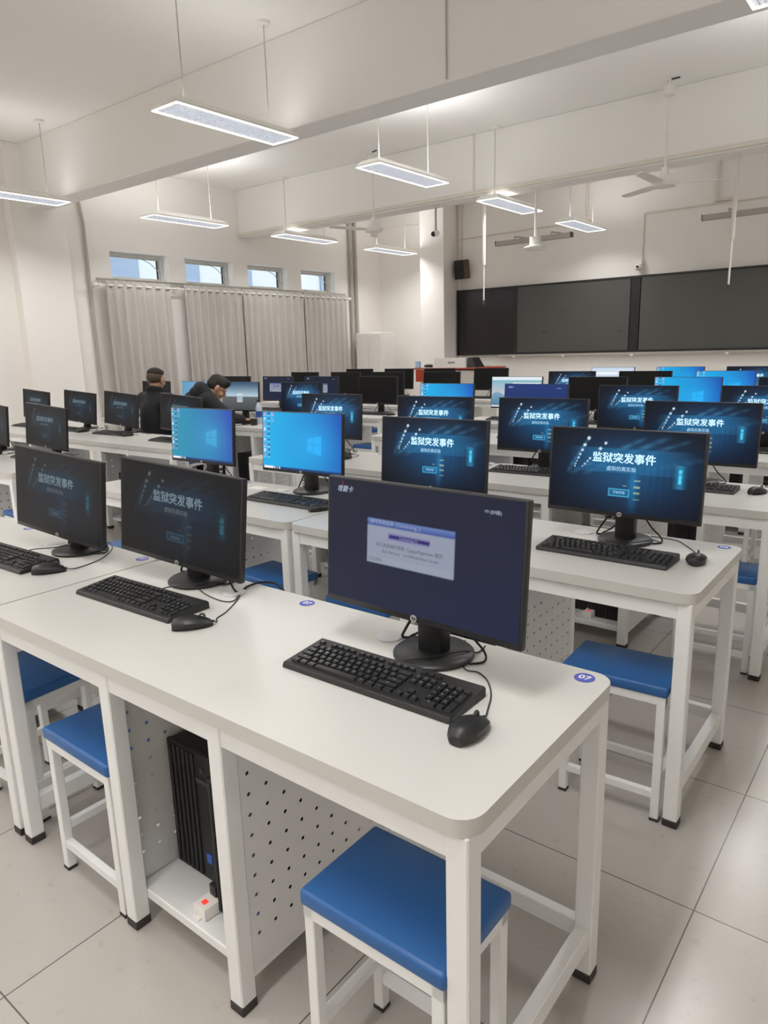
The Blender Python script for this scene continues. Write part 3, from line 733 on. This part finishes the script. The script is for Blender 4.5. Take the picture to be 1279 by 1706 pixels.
# ================================================================== CEILING LAMPS
def make_lamp():
    t = thing('pendant_lamp', 'x', 'ceiling lamp', (0, 0, 0), 0, 'hanging louvre lamps')      # origin at the middle of the opening
    L, Wd, H = .60, .148, .065
    b_ = MB(); q = [(-Wd, -L, .006), (Wd, -L, .006), (Wd, L, .006), (-Wd, L, .006)]; w2, l2 = Wd-.045, L-.05; q2 = [(-Wd, -L, .020), (Wd, -L, .020), (Wd, L, .020), (-Wd, L, .020)]; q3 = [(-w2, -l2, H), (w2, -l2, H), (w2, l2, H), (-w2, l2, H)]
    b_.add(q+q2+q3, [(a+i, a+(i+1) % 4, a+4+(i+1) % 4, a+4+i) for a in (0, 4) for i in range(4)]+[(8, 9, 10, 11)])
    b_.box(-.05, .05, -L*.75, L*.75, H, H+.022, .006, 1); b_.build('housing', 'lampbody', t)
    f = MB(); k = .011
    f.box(-Wd, -Wd+k, -L, L, -.004, .006); f.box(Wd-k, Wd, -L, L, -.004, .006); f.box(-Wd+k, Wd-k, -L, -L+k, -.004, .006); f.box(-Wd+k, Wd-k, L-k, L, -.004, .006)
    f.build('lit_rim', 'glow', t)
    g_ = MB(); n = 44
    for i in range(1, n): y = -L+k+(2*L-2*k)*i/n; g_.box(-Wd+k, Wd-k, y-.0011, y+.0011, .0, .019)
    for i in range(1, 9): x = -Wd+k+(2*Wd-2*k)*i/9; g_.box(x-.0011, x+.0011, -L+k, L-k, .0, .019)
    g_.build('louvre', 'louver', t)
    for y in (-.42, .42):
        w = MB(); w.tube([(0, y, H+.02), (0, y, .84)], .0045, 6); w.lathe([(.004, 0), (.012, .004), (.008, .02), (.004, .03)], (0, y, H+.02), 10); w.build('suspension_rod', 'wire', t)
        MB().lathe([(.042, 0), (.05, .006), (.05, .028)], (0, y, HC-3.16-.028), 20).build('ceiling_rose', 'lampbody', t, True)
    ld = bpy.data.lights.new('lamp_light', 'AREA'); ld.shape = 'RECTANGLE'; ld.size = 2*Wd-.04; ld.size_y = 2*L-.04; ld.energy = LAMP_W; ld.color = LAMP_COL; ld.spread = LAMP_SPREAD
    lo = bpy.data.objects.new('lamp_light', ld); COL.objects.link(lo); lo.parent = t; lo.location = (0, 0, -.006)
    ud = bpy.data.lights.new('ceiling_fill_light', 'AREA'); ud.shape = 'RECTANGLE'; ud.size = 2*Wd-.04; ud.size_y = 2*L-.04; ud.energy = 5; ud.color = LAMP_COL  # added fill to brighten the ceiling; the lamps themselves shine only downwards
    uo = bpy.data.objects.new('ceiling_fill_light', ud); COL.objects.link(uo); uo.parent = t; uo.location = (0, 0, H+.03); uo.rotation_euler = (pi, 0, 0)
    MB().box(-Wd+.03, Wd-.03, -L+.04, L-.04, .028, .031).build('louvre_glow_plate', 'tube', t)  # glowing plate added above the louvre to light its slats
    return t
lamp0 = make_lamp(); lused = [0]; updata = {}
LX = [(-8.2, 'left column'), (-4.6, 'middle column'), (-.9, 'right column')]
LY = [(-1.75, 'behind the camera'), (.5, 'overhead'), (4.04, 'nearest'), (6.33, 'second'), (8.60, 'third'), (10.82, 'farthest')]
LAB = {(-4.6, 4.04): 'largest hanging white louvre lamp, nearest in the middle of the photo', (-8.2, 4.04): 'hanging white louvre lamp cut by the left photo edge',
       (-.9, 4.04): 'hanging white louvre lamp cropped at the top right corner', (-4.6, 6.33): 'hanging white louvre lamp, second nearest of the middle line', (-4.6, 8.60): 'hanging white louvre lamp above the white wireless dome',
       (-4.6, 10.82): 'hanging white louvre lamp nearest the blackboard', (-8.2, 6.33): 'thin looking louvre lamp above the leftmost high windows', (-8.2, 8.60): 'thin looking louvre lamp above the right high windows',
       (-8.2, 10.82): 'thin looking louvre lamp right of the windows by the pipes'}
for x, xn in LX:
    for y, yn in LY:
        lp_ = put(lamp0, lused, (x, y, 3.16), 0, LAB.get((x, y), 'hanging white louvre lamp, %s, %s' % (xn, yn)))
        for ch in list(lp_.children):
            if ch.name.startswith('ceiling_fill_light'):
                if y not in updata: updata[y] = ch.data.copy(); updata[y].energy = FILL_UP[y]
                ch.data = updata[y]

# ================================================================== FANS
def make_fan():
    t = thing('ceiling_fan', 'x', 'fan', (0, 0, 0), 0, 'white ceiling fans')      # origin on the ceiling
    r = MB(); r.tube([(0, 0, -.05), (0, 0, -.83)], .012, 10); r.build('down_rod', 'white', t, True)
    MB().lathe([(.03, -.17), (.055, -.15), (.05, -.06), (.02, -.05), (.012, 0)], (0, 0, 0), 20).build('canopy', 'white', t, True)
    MB().lathe([(.04, -1.02), (.115, -1.005), (.125, -.965), (.09, -.93), (.045, -.90), (.035, -.82)], (0, 0, 0), 28).build('motor', 'white', t, True)
    MB().tube([(-.02, 0, -.03), (.02, .01, -.01), (.09, .02, -.006)], .008, 6).build('hook', 'dkgrey', t)
    for k in range(3):
        a = radians(27+120*k); Rm = Matrix.Rotation(a, 4, 'Z') @ Matrix.Rotation(radians(9), 4, 'X')
        MB().prism([(.09, -.03), (.2, -.065), (.62, -.05), (.66, -.03), (.66, .03), (.62, .045), (.2, .05), (.09, .03)], -.004, .004, Matrix.Translation((0, 0, -.975)) @ Rm).build('blade', 'white', t)
    return t
fan = make_fan(); fan.location = (-2.52, 8.0, HC-.0); fan['label'] = 'white three blade ceiling fan on the right, above the blackboard'
dup(fan, (-6.35, 8.0, HC), radians(-19), 'distant white ceiling fan left of the wireless dome, near the pier')

# ================================================================== FRONT WALL
bo = thing('blackboard', 'wide dark sliding blackboard in black frame on the front wall', 'blackboard', (-7.5, YF, 1.285))
BW, BH = 6.9, 1.20
def bpanel(x0, x1, m, nm, y=-.055, z0=.03, z1=BH-.03): return MB().box(x0, x1, y, y+.02, z0, z1, .003, 1).build(nm, m, bo)
f = MB(); f.box(0, BW, -.075, 0, 0, .035); f.box(0, BW, -.075, 0, BH-.035, BH); f.box(0, .03, -.075, 0, 0, BH); f.box(BW-.03, BW, -.075, 0, 0, BH); f.box(.02, BW-.02, -.02, 0, .02, BH-.02)
f.build('frame', 'frame', bo)
bpanel(.03, 1.22, 'boardwing', 'side_panel', -.06)
p1 = bpanel(1.27, 3.30, 'boardglass', 'writing_panel', -.068); p2 = bpanel(3.47, 5.60, 'boardglass', 'writing_panel', -.068); bpanel(5.66, 6.87, 'boardwing', 'side_panel', -.06)
MB().box(3.31, 3.46, -.072, -.03, .035, BH-.035, .004, 1).build('centre_post', 'frame', bo)
MB().box(1.215, 1.27, -.072, -.03, .035, BH-.035, .004, 1).build('panel_edge', 'frame', bo)
tr_ = MB(); tr_.box(.9, BW, -.09, 0, -.035, 0); tr_.build('chalk_tray', 'greypipe', bo)
for x in (1.2, 2.15, 3.35, 4.8): MB().box(x, x+.05, -.10, -.07, -.06, -.03, .005, 1).build('tray_bracket', 'white', bo)

sp = thing('wall_speaker', 'black loudspeaker hanging on the front wall left of the blackboard', 'speaker', (-7.34, YF, 2.68))
R_ = Matrix.Translation((0, -.14, 0)) @ Matrix.Rotation(radians(-4), 4, 'Z') @ Matrix.Rotation(radians(7), 4, 'X')
MB().box(-.11, .11, -.08, .10, 0, .335, .008, 2, R_).build('cabinet', 'spkwood', sp)
MB().prism([(-.105, -.088), (.105, -.088), (.105, -.075), (-.105, -.075)], .005, .33, R_).build('grille', 'spk', sp)
MB().box(-.02, .02, -.06, 0, .15, .19).build('bracket', 'black', sp)

cm = thing('tracking_camera', 'small white camera mounted just above the blackboard centre post', 'camera', (-4.08, YF, 2.56))
MB().lathe([(.03, 0), (.055, .02), (.06, .06), (.05, .09), (.02, .10)], (0, -.09, 0), 20).build('dome', 'white', cm, True)
MB().box(-.05, .05, -.10, 0, .09, .17, .01, 2).build('bracket', 'white', cm)
MB().lathe([(.022, 0), (.02, .012)], (0, 0, 0), 16, Matrix.Translation((0, -.148, .05)) @ RX90).build('lens', 'black', cm)

dc = thing('dome_camera', 'dark dome security camera on short pole under the beam', 'camera', (-5.65, 8.46, 3.28))
MB().tube([(0, 0, 0), (0, 0, -.30)], .014, 10).build('pole', 'greypipe', dc)
MB().lathe([(.02, 0), (.02, .02)], (0, 0, -.02), 16).build('mount', 'white', dc)
MB().lathe([(.03, -.005), (.045, .03), (.045, .06), (.02, .075)], (0, 0, -.37), 18).build('housing', 'white', dc, True)
MB().sphere((-.02, -.03, -.345), .034, 16, 10).build('lens_dome', 'black', dc, True)

ap = thing('wireless_dome', 'white disc shaped wireless unit hanging on a rod before the blackboard', 'wireless access point', (-4.17, 8.43, 3.28))
MB().tube([(0, 0, 0), (0, 0, -.55)], .016, 10).build('rod', 'white', ap)
MB().lathe([(.07, -.645), (.07, -.55)], (0, 0, 0), 20).build('connector_box', 'white', ap)
MB().lathe([(.03, -.705), (.10, -.70), (.135, -.675), (.13, -.66), (.07, -.645)], (0, 0, 0), 32).build('disc', 'white', ap, True)

def mic(name, lab, x, zl):
    t = thing(name, lab, 'microphone', (x, 8.43, 3.28), 0, 'hanging microphones')
    MB().tube([(0, 0, 0), (0, 0, -(3.28-zl)*.62)], .022, 10).build('upper_tube', 'pipe', t)
    MB().tube([(0, 0, -(3.28-zl)*.62), (0, 0, zl-3.28+.06)], .010, 8).build('lower_tube', 'white', t)
    MB().lathe([(.009, 0), (.013, .012), (.013, .05), (.010, .06)], (0, 0, zl-3.28), 12).build('capsule', 'dkgrey', t)
mic('hanging_microphone', 'thin white microphone pole hanging over the left board panel', -4.89, 1.97)
mic('hanging_microphone', 'thin white microphone pole hanging over the right board panel', -1.93, 1.95)

def board_lamp(x0, x1, lab):
    t = thing('board_lamp', lab, 'lamp', (x0, 11.5, 3.13), 0, 'unlit board lamps')
    L = x1-x0
    MB().prism([(-.05, 0), (.06, .0), (.04, .075), (-.03, .075)], 0, L, Matrix(((0, 0, 1, 0), (1, 0, 0, 0), (0, 1, 0, 0), (0, 0, 0, 1)))).build('reflector', 'greypipe', t)
    for x in (.35, L-.35): MB().tube([(x, 0, .07), (x, 0, .12), (x, .5, .14)], .012, 8).build('bracket', 'greypipe', t)
    for x in (-.005, L-.003): MB().box(x, x+.008, -.052, .062, -.002, .077).build('end_cap', 'dkgrey', t)
board_lamp(-6.42, -5.05, 'unlit grey strip lamp above the left half of the blackboard')
board_lamp(-3.05, -1.65, 'unlit grey strip lamp above the right half of the blackboard')

def conduit(pts, r, lab, m='pipe', name='conduit_pipe'):
    tag(MB().tube(pts, r, 8).build(name, m, None, True), lab, 'pipe', None)
conduit([(-7.5, 11.985, 3.40), (-5.9, 11.985, 3.42), (-4.9, 11.985, 3.42)], .012, 'thin horizontal conduit on the front wall above the loudspeaker')
conduit([(-4.05, 11.985, 2.74), (-4.05, 11.985, 3.42), (-1.2, 11.985, 3.42)], .014, 'conduit rising from the white tracking camera then turning right')
conduit([(-3.0, 11.98, 3.99), (-3.0, 11.98, 3.46), (-2.75, 11.98, 3.46)], .03, 'short bent pipe high on the front wall right of the fan')
conduit([(-7.45, 11.97, 3.99), (-7.45, 11.97, .3)], .03, 'vertical white pipe in the corner between pier and blackboard')
conduit([(-5.0, 11.97, 3.99), (-5.0, 11.97, 3.5)], .025, 'short vertical pipe stub on the front wall above the board lamp')
conduit([(-9.36, 5.50, 3.99), (-9.36, 5.50, 3.45), (-9.36, 5.53, 3.2), (-9.36, 5.53, .02)], .022, 'long vertical grey pipe between the column and the curtains', 'greypipe')
conduit([(-9.35, 11.02, 3.99), (-9.35, 11.02, .02)], .035, 'left of two vertical pipes right of the curtains', 'greypipe')
conduit([(-9.35, 11.17, 3.99), (-9.35, 11.17, .02)], .035, 'right of two vertical pipes right of the curtains', 'greypipe')
conduit([(-3.05, 4.72, 3.99), (-3.05, 4.72, 3.30)], .006, 'thin vertical wire on the face of the nearest beam', 'wire', 'beam_wire')
conduit([(-4.95, 8.275, 3.99), (-4.95, 8.275, 3.34)], .012, 'thin vertical conduit on the face of the second beam', 'pipe')

# ------------------------------------------------------------------ lectern and things on it
lc = thing('lectern', 'light grey teaching lectern with red wood edges left of the blackboard', 'lectern', (-6.74, 10.5, 0))
MB().box(-.62, .52, 0, .62, .0, 1.06, .01, 1).build('cabinet', 'lectern', lc)
MB().box(-.72, -.38, -.03, -.002, .86, 1.07, .006, 1).build('side_panel', 'redwood', lc)
MB().box(-.75, .72, -.05, .66, 1.075, 1.10, .008, 2).build('worktop', 'redwood', lc)
MB().box(-.30, .42, .30, .64, 1.10, 1.115, .004, 1).build('console', 'lectern', lc)
hood = MB().add([(-.36, 0, 1.10), (.30, 0, 1.10), (.26, .06, 1.265), (-.36, .06, 1.265), (-.36, .32, 1.10), (.30, .32, 1.10), (.26, .30, 1.265), (-.36, .30, 1.265)],
                [(0, 1, 2, 3), (4, 7, 6, 5), (0, 4, 5, 1), (3, 2, 6, 7), (0, 3, 7, 4), (1, 5, 6, 2)]).build('hood', 'lectern', lc)
text('maker_letters', 'Lenvie', .055, 'dkgrey', hood, Matrix.Translation((.0, .028, 1.19)) @ Matrix.Rotation(radians(70), 4, 'X'), bold=.001)
sc = thing('lectern_screen', 'black slanted screen leaning at the right of the lectern hood', 'screen', (-6.40, 10.55, 1.10))
MB().add([(-.05, 0, 0), (.13, 0, 0), (.03, .04, .165), (-.05, .04, .165), (-.05, .30, 0), (.13, .30, 0), (.03, .28, .165), (-.05, .28, .165)],
         [(0, 1, 2, 3), (4, 7, 6, 5), (0, 4, 5, 1), (3, 2, 6, 7), (0, 3, 7, 4), (1, 5, 6, 2)]).build('panel', 'black', sc)
h = thing('handset', 'dark oval object lying on the lectern left of its hood', 'device', (-7.21, 10.52, 1.10))
MB().sphere((0, 0, .032), .09, 18, 10, (1, .6, .38)).build('body', 'black', h, True)
MB().lathe([(.09, 0), (.09, .008)], (0, 0, 0), 20).build('pad', 'carton', h)
MB().box(-.045, .045, -.03, .03, 0, .12, .01, 2).build('blue_box', 'lightblue')
o = bpy.data.objects['blue_box']; o.location = (-7.42, 10.5, 1.10); tag(o, 'small pale blue box on the left edge of the lectern', 'box')

cb = thing('storage_cabinet', 'white metal cabinet in the front left corner beside the pipes', 'cabinet', (-8.90, 10.95, 0))
MB().box(-.31, .31, 0, .42, .05, 1.76, .006, 1).build('body', 'white', cb)
MB().box(-.30, -.004, -.016, 0, .08, 1.74, .003, 1).build('door', 'white', cb); MB().box(.004, .30, -.016, 0, .08, 1.74, .003, 1).build('door', 'white', cb)
MB().box(-.31, .31, .0, .42, 0, .05).build('plinth', 'greypipe', cb)
for x in (-.04, .03): MB().box(x, x+.012, -.03, -.015, .95, 1.08, .002, 1).build('handle', 'dkgrey', cb)

# ================================================================== CURTAINS
CXW = -9.25
CUR = [(5.68, 6.74, 7, 'leftmost grey eyelet curtain nearest the column pipe'), (6.99, 8.12, 8, 'second grey eyelet curtain from left, behind the seated pair'),
       (8.14, 9.56, 9, 'third grey eyelet curtain from left, with tight folds at its left'), (9.58, 10.74, 8, 'rightmost grey eyelet curtain beside the two pipes')]
for a, b_, n, lab in CUR:
    t = thing('curtain', lab, 'curtain', (CXW, a, 0), 0, 'grey eyelet curtains')
    Wd = b_-a; ny, nz = n*14, 10; vs = []; fs = []
    for j in range(nz+1):
        s = j/nz; z = .08+(2.47-.08)*s
        for i in range(ny+1):
            q = i/ny; qq = q+.035*sin(2*pi*q+a)+(.012*sin(9*q+3*s)*(1-s))
            ph = 2*pi*n*(q**.9)
            vs.append((.034*sin(ph)*(1-.25*s)+.012*sin(2.3*ph+5*s+a)*(1-s), Wd*(q+.02*sin(ph*2)*0)+.012*cos(ph)*.6, z))
    for j in range(nz):
        for i in range(ny): p = j*(ny+1)+i; fs.append((p, p+1, p+ny+2, p+ny+1))
    c = MB().add(vs, fs).build('cloth', 'cloth', t, True); md = c.modifiers.new('thick', 'SOLIDIFY'); md.thickness = .004
    for k in range(n):
        q = ((k+.5)/n)**(1/.9); MB().torus((0, Wd*q, 2.405), .024, .006, 'y', 14, 6).build('eyelet', 'white', t, True)
rd = thing('curtain_rod', 'long white curtain rod carrying the four grey curtains', 'curtain rod', (CXW, 5.56, 2.405))
MB().tube([(0, .0, 0), (0, 5.28, 0)], .014, 10).build('rod', 'white', rd, True)
for y in (-.01, 5.29): MB().sphere((0, y, 0), .032, 14, 8).build('finial', 'white', rd, True)
for y in (.04, 1.32, 2.56, 4.0, 5.22): MB().box(-.15, .02, y, y+.02, -.02, .03).build('bracket', 'white', rd)
bar = thing('window_opener_bar', 'slim steel bar running along under the high windows', 'bar', (-9.34, 5.62, 2.49))
MB().box(-.012, .012, 0, 5.2, -.014, .014, .002, 1).build('bar', 'chrome', bar)
for k in range(4): MB().box(-.06, .016, .3+1.263*k, .36+1.263*k, -.02, .02).build('clamp', 'chrome', bar)
for y, z in ((10.86, 1.55), (10.86, 1.18)):
    pass

# ================================================================== SMALL THINGS
bt = thing('water_bottle', 'clear water bottle with blue label on the desk beside the bent over person', 'bottle', (-5.36, 4.83, DH))
MB().lathe([(.03, 0), (.033, .01), (.033, .15), (.028, .175), (.014, .20), (.014, .215)], (0, 0, 0), 20).build('body', 'bottle', bt, True)
MB().lathe([(.0335, 0), (.0335, .06)], (0, 0, .065), 20).build('label_wrap', 'bluelabel', bt, True)
MB().lathe([(.016, 0), (.016, .02)], (0, 0, .215), 14).build('cap', 'black', bt)
cu = thing('black_cup', 'small black cup next to the clear water bottle', 'cup', (-5.30, 4.70, DH))
MB().lathe([(.032, 0), (.036, .05), (.036, .06), (.030, .058), (.026, .01)], (0, 0, 0), 20).build('body', 'black', cu, True)
for x, y, rz, lab in ((-2.60, 1.28, 12, 'white slip of paper behind the left dimmed monitor, nearest row'), (-2.78, 2.46, 8, 'white slip of paper left of the bright blue desktop monitor, second row')):
    p_ = MB().box(-.045, .045, -.03, .03, 0, .0008).build('paper_slip', 'carton'); p_.location = (x, y, DH); p_.rotation_euler = (0, 0, radians(rz)); tag(p_, lab, 'paper')
kn = MB()
for k in range(7):
    kn.tube(smooth_path([(random.uniform(-.05, .05), random.uniform(-.03, .03), random.uniform(.004, .05)) for _ in range(5)]), .0035, 6)
k_ = kn.build('cord_bundle', 'cord', None, True); k_.location = (-5.70, 2.43, DH); tag(k_, 'tangled dark reddish cord lying on the desk at the left photo edge', 'cord')

# ================================================================== PEOPLE
def capsule(mb, p, q, r1, r2, seg=14, n=5):
    p, q = Vector(p), Vector(q); L = (q-p).length; t = (q-p).normalized()
    pts = []; rs = []
    for i in range(n): a = pi/2*i/n; pts.append(p-t*r1*cos(a)); rs.append(max(1e-4, r1*sin(a)))
    for i in range(5): f = i/4; pts.append(p+(q-p)*f); rs.append(r1+(r2-r1)*f)
    for i in range(1, n+1): a = pi/2*i/n; pts.append(q+t*r2*sin(a)); rs.append(max(1e-4, r2*cos(a)))
    mb.tube(pts, rs, seg)
def ell(mb, c, rad, R3=None):
    M4 = Matrix.Translation(c) @ (R3.to_4x4() if R3 is not None else Matrix.Identity(4)) @ Matrix.Diagonal((*rad, 1))
    mb.lathe([(max(1e-4, sin(pi*i/12)), -cos(pi*i/12)) for i in range(13)], (0, 0, 0), 20, M4)
def remeshed(mb, name, material, vox, parent=None, smooth=4):
    me = mb.mesh(name+'_raw', material); o = bpy.data.objects.new(name, me); COL.objects.link(o)
    r = o.modifiers.new('r', 'REMESH'); r.mode = 'VOXEL'; r.voxel_size = vox; r.use_smooth_shade = True
    s = o.modifiers.new('s', 'SMOOTH'); s.iterations = smooth; s.factor = .5
    dg = bpy.context.evaluated_depsgraph_get(); m2 = bpy.data.meshes.new_from_object(o.evaluated_get(dg)); m2.name = name
    o.modifiers.clear(); o.data = m2; bpy.data.meshes.remove(me)
    m2.materials.clear(); m2.materials.append(M[material]); m2.polygons.foreach_set('use_smooth', [True]*len(m2.polygons))
    if parent is not None: o.parent = parent
    return o
def hand(mb, wrist, d, up, side, curl, s=1.0):
    """palm with four fingers and a thumb; d: direction of the fingers, up: back of the hand, side: towards the thumb"""
    d, up = Vector(d).normalized(), Vector(up).normalized(); side = Vector(side).normalized(); w = Vector(wrist)
    pc = w+d*.045*s
    for k in (-1, 0, 1): capsule(mb, w+side*k*.018*s+d*.012*s, w+d*.078*s+side*k*.026*s, .0145*s, .0125*s, 10, 3)
    for k, (off, ln) in enumerate(((.033, .066), (.011, .074), (-.011, .070), (-.033, .055))):
        b0 = w+d*.082*s+side*off*s; a = curl; p0 = b0; dirv = (d+side*off*2.2).normalized()
        for seg_, fr in enumerate((.45, .32, .23)):
            dirv = (dirv*cos(a)-up*sin(a)).normalized(); p1 = p0+dirv*ln*fr*s*1.05; capsule(mb, p0, p1, (.0095-.001*seg_)*s, (.0088-.001*seg_)*s, 9, 3); p0 = p1
    b0 = w+d*.025*s+side*.03*s; dv = (d*.75+side*.75-up*.25).normalized(); p1 = b0+dv*.04*s; capsule(mb, b0, p1, .012*s, .0105*s, 9, 3)
    dv = (d*.95+side*.25-up*.3).normalized(); capsule(mb, p1, p1+dv*.03*s, .010*s, .0088*s, 9, 3)

def person(label, P, hairkind):
    """P: dict of world joints"""
    b_ = MB(); hc, hR = P['head'], P['headR']; X = lambda v: hc+hR @ Vector(v)
    # head: cranium, jaw, face; local axes: x right, y forward, z up
    ell(b_, X((0, -.012, .025)), (.074, .094, .088), hR); ell(b_, X((0, .022, -.035)), (.060, .072, .075), hR); ell(b_, X((0, .052, -.082)), (.034, .034, .024), hR)
    ell(b_, X((0, .095, -.018)), (.013, .020, .026), hR); ell(b_, X((0, .082, -.060)), (.024, .012, .010), hR); ell(b_, X((0, .076, .018)), (.052, .014, .012), hR)
    for s in (-1, 1):
        ell(b_, X((s*.081, -.010, -.014)), (.010, .020, .034), hR); ell(b_, X((s*.042, .066, -.035)), (.020, .016, .020), hR)
    capsule(b_, X((0, -.015, -.05)), P['neck'], .054, .060)
    sh = P['sh']; capsule(b_, P['neck'], P['chest'], .065, .12); capsule(b_, P['chest'], P['pelvis'], .12, .13)
    for s in (0, 1):
        capsule(b_, P['chest'], sh[s], .085, .055); capsule(b_, sh[s], P['el'][s], .046, .037); capsule(b_, P['el'][s], P['wr'][s], .037, .025)
        capsule(b_, P['hip'][s], P['kn'][s], .075, .052); capsule(b_, P['kn'][s], P['an'][s], .052, .034); capsule(b_, P['an'][s], P['toe'][s], .036, .03)
        capsule(b_, P['pelvis'], P['hip'][s], .11, .085)
        hand(b_, P['wr'][s], *P['hand'][s])
    body = remeshed(b_, 'person', 'skin', .0055, None, 2); tag(body, label, 'person', None)
    j = MB(); nk = P['neck']
    capsule(j, nk+(P['chest']-nk)*.10, P['chest'], .092, .158); capsule(j, P['chest'], P['pelvis'], .160, .165); capsule(j, P['pelvis'], P['pelvis']+Vector((0, 0, -.02)), .165, .16)
    for s in (0, 1):
        capsule(j, P['chest']+(nk-P['chest'])*.45, sh[s], .105, .082); capsule(j, P['chest'], sh[s], .13, .085)
        capsule(j, sh[s], P['el'][s], .080, .062); capsule(j, P['el'][s], P['wr'][s]+(P['el'][s]-P['wr'][s])*.10, .062, .046)
    if P.get('hood'):
        ell(j, P['hood']+Vector((0, 0, -.02)), (.125, .085, .072), P['headR']); ell(j, P['hood']+Vector((0, -.02, -.05)), (.14, .09, .07))
    else:
        for k in range(14):
            a = 2*pi*k/14; c = nk+P['headR'] @ Vector((.070*cos(a), .070*sin(a)-.004, .028+.012*sin(a)*-1)); ell(j, c, (.022, .022, .030))
    jk = remeshed(j, 'jacket', 'jacket', .010, body, 3)
    t_ = MB()
    for s in (0, 1):
        capsule(t_, P['pelvis']+Vector((0, 0, -.02)), P['hip'][s], .135, .108); capsule(t_, P['hip'][s], P['kn'][s], .100, .072); capsule(t_, P['kn'][s], P['an'][s]+Vector((0, 0, .03)), .070, .056)
    remeshed(t_, 'trousers', 'trouser', .011, body, 3)
    for s in (0, 1):
        f = MB(); capsule(f, P['an'][s]+Vector((0, 0, -.035)), P['toe'][s]+Vector((0, 0, -.008)), .048, .040); remeshed(f, 'shoe', 'cap', .009, body, 2)
    hr = MB(); sh_ = MB()
    if hairkind == 'crew':
        ell(hr, X((0, -.016, .060)), (.0765, .093, .060), hR); ell(hr, X((0, .045, .072)), (.058, .045, .038), hR)
        ell(sh_, X((0, -.026, .020)), (.0764, .0905, .074), hR); remeshed(sh_, 'shaved_sides', 'shaved', .006, body, 2)
    else:
        ell(hr, X((0, -.018, .045)), (.081, .098, .078), hR); ell(hr, X((0, -.045, .005)), (.076, .072, .070), hR); ell(hr, X((0, .046, .072)), (.062, .042, .036), hR)
        for k in range(10): ell(hr, X((random.uniform(-.06, .06), random.uniform(-.07, .07), .085+random.uniform(0, .025))), (.03, .03, .022), hR)
    remeshed(hr, 'hair', 'hair', .007, body, 2)
    for s in (-1, 1):
        e_ = MB(); ell(e_, X((s*.031, .0835, -.002)), (.011, .006, .0055), hR); e_.build('eye', 'eye', body, True)
        e_ = MB(); ell(e_, X((s*.032, .086, .018)), (.016, .005, .004), hR); e_.build('eyebrow', 'hair', body, True)
    return body
V = Vector
def rot(yaw, pitch, roll=0): return (Matrix.Rotation(radians(yaw), 3, 'Z') @ Matrix.Rotation(radians(pitch), 3, 'X') @ Matrix.Rotation(radians(roll), 3, 'Y'))
# person seated upright, seen from behind, looking towards the neighbour's screen on the right
px, py = -6.30, 4.27
person('person with short crew cut in black jacket, sitting upright seen from behind', dict(
    head=V((px+.01, py+.05, 1.205)), headR=rot(22, -8), neck=V((px, py+.03, 1.075)), chest=V((px, py+.02, .88)), pelvis=V((px, py, .56)),
    sh=[V((px-.185, py+.02, 1.00)), V((px+.185, py+.04, 1.00))], el=[V((px-.25, py+.10, .80)), V((px+.24, py+.12, .80))], wr=[V((px-.14, py+.36, .79)), V((px+.10, py+.37, .79))],
    hip=[V((px-.09, py+.02, .53)), V((px+.09, py+.02, .53))], kn=[V((px-.13, py+.40, .50)), V((px+.13, py+.40, .50))], an=[V((px-.13, py+.36, .09)), V((px+.13, py+.36, .09))], toe=[V((px-.14, py+.50, .045)), V((px+.14, py+.50, .045))],
    hand=[((.5, .8, -.1), (0, 0, 1), (1, 0, 0), .35), ((-.2, .95, -.1), (0, 0, 1), (-1, 0, 0), .35)]), 'crew')
# person bending over the desk, hand on the mouse
qx, qy = -5.80, 4.28
person('person in black hooded jacket bending head down, hand on mouse', dict(
    head=V((qx+.08, qy+.345, 1.115)), headR=rot(-32, -40), neck=V((qx+.03, qy+.24, 1.05)), chest=V((qx, qy+.15, .89)), pelvis=V((qx, qy, .56)), hood=V((qx+.02, qy+.20, 1.125)),
    sh=[V((qx-.17, qy+.22, 1.00)), V((qx+.17, qy+.15, 1.00))], el=[V((qx-.22, qy+.36, .80)), V((qx+.33, qy+.26, .83))], wr=[V((qx-.08, qy+.52, .79)), V((qx+.375, qy+.39, .805))],
    hip=[V((qx-.09, qy+.02, .53)), V((qx+.09, qy+.02, .53))], kn=[V((qx-.13, qy+.40, .50)), V((qx+.13, qy+.40, .50))], an=[V((qx-.13, qy+.34, .09)), V((qx+.13, qy+.34, .09))], toe=[V((qx-.14, qy+.48, .045)), V((qx+.14, qy+.48, .045))],
    hand=[((.4, .9, -.05), (0, 0, 1), (1, 0, 0), .3), ((-.05, 1, -.12), (0, 0, 1), (-1, 0, 0), .30)]), 'full')
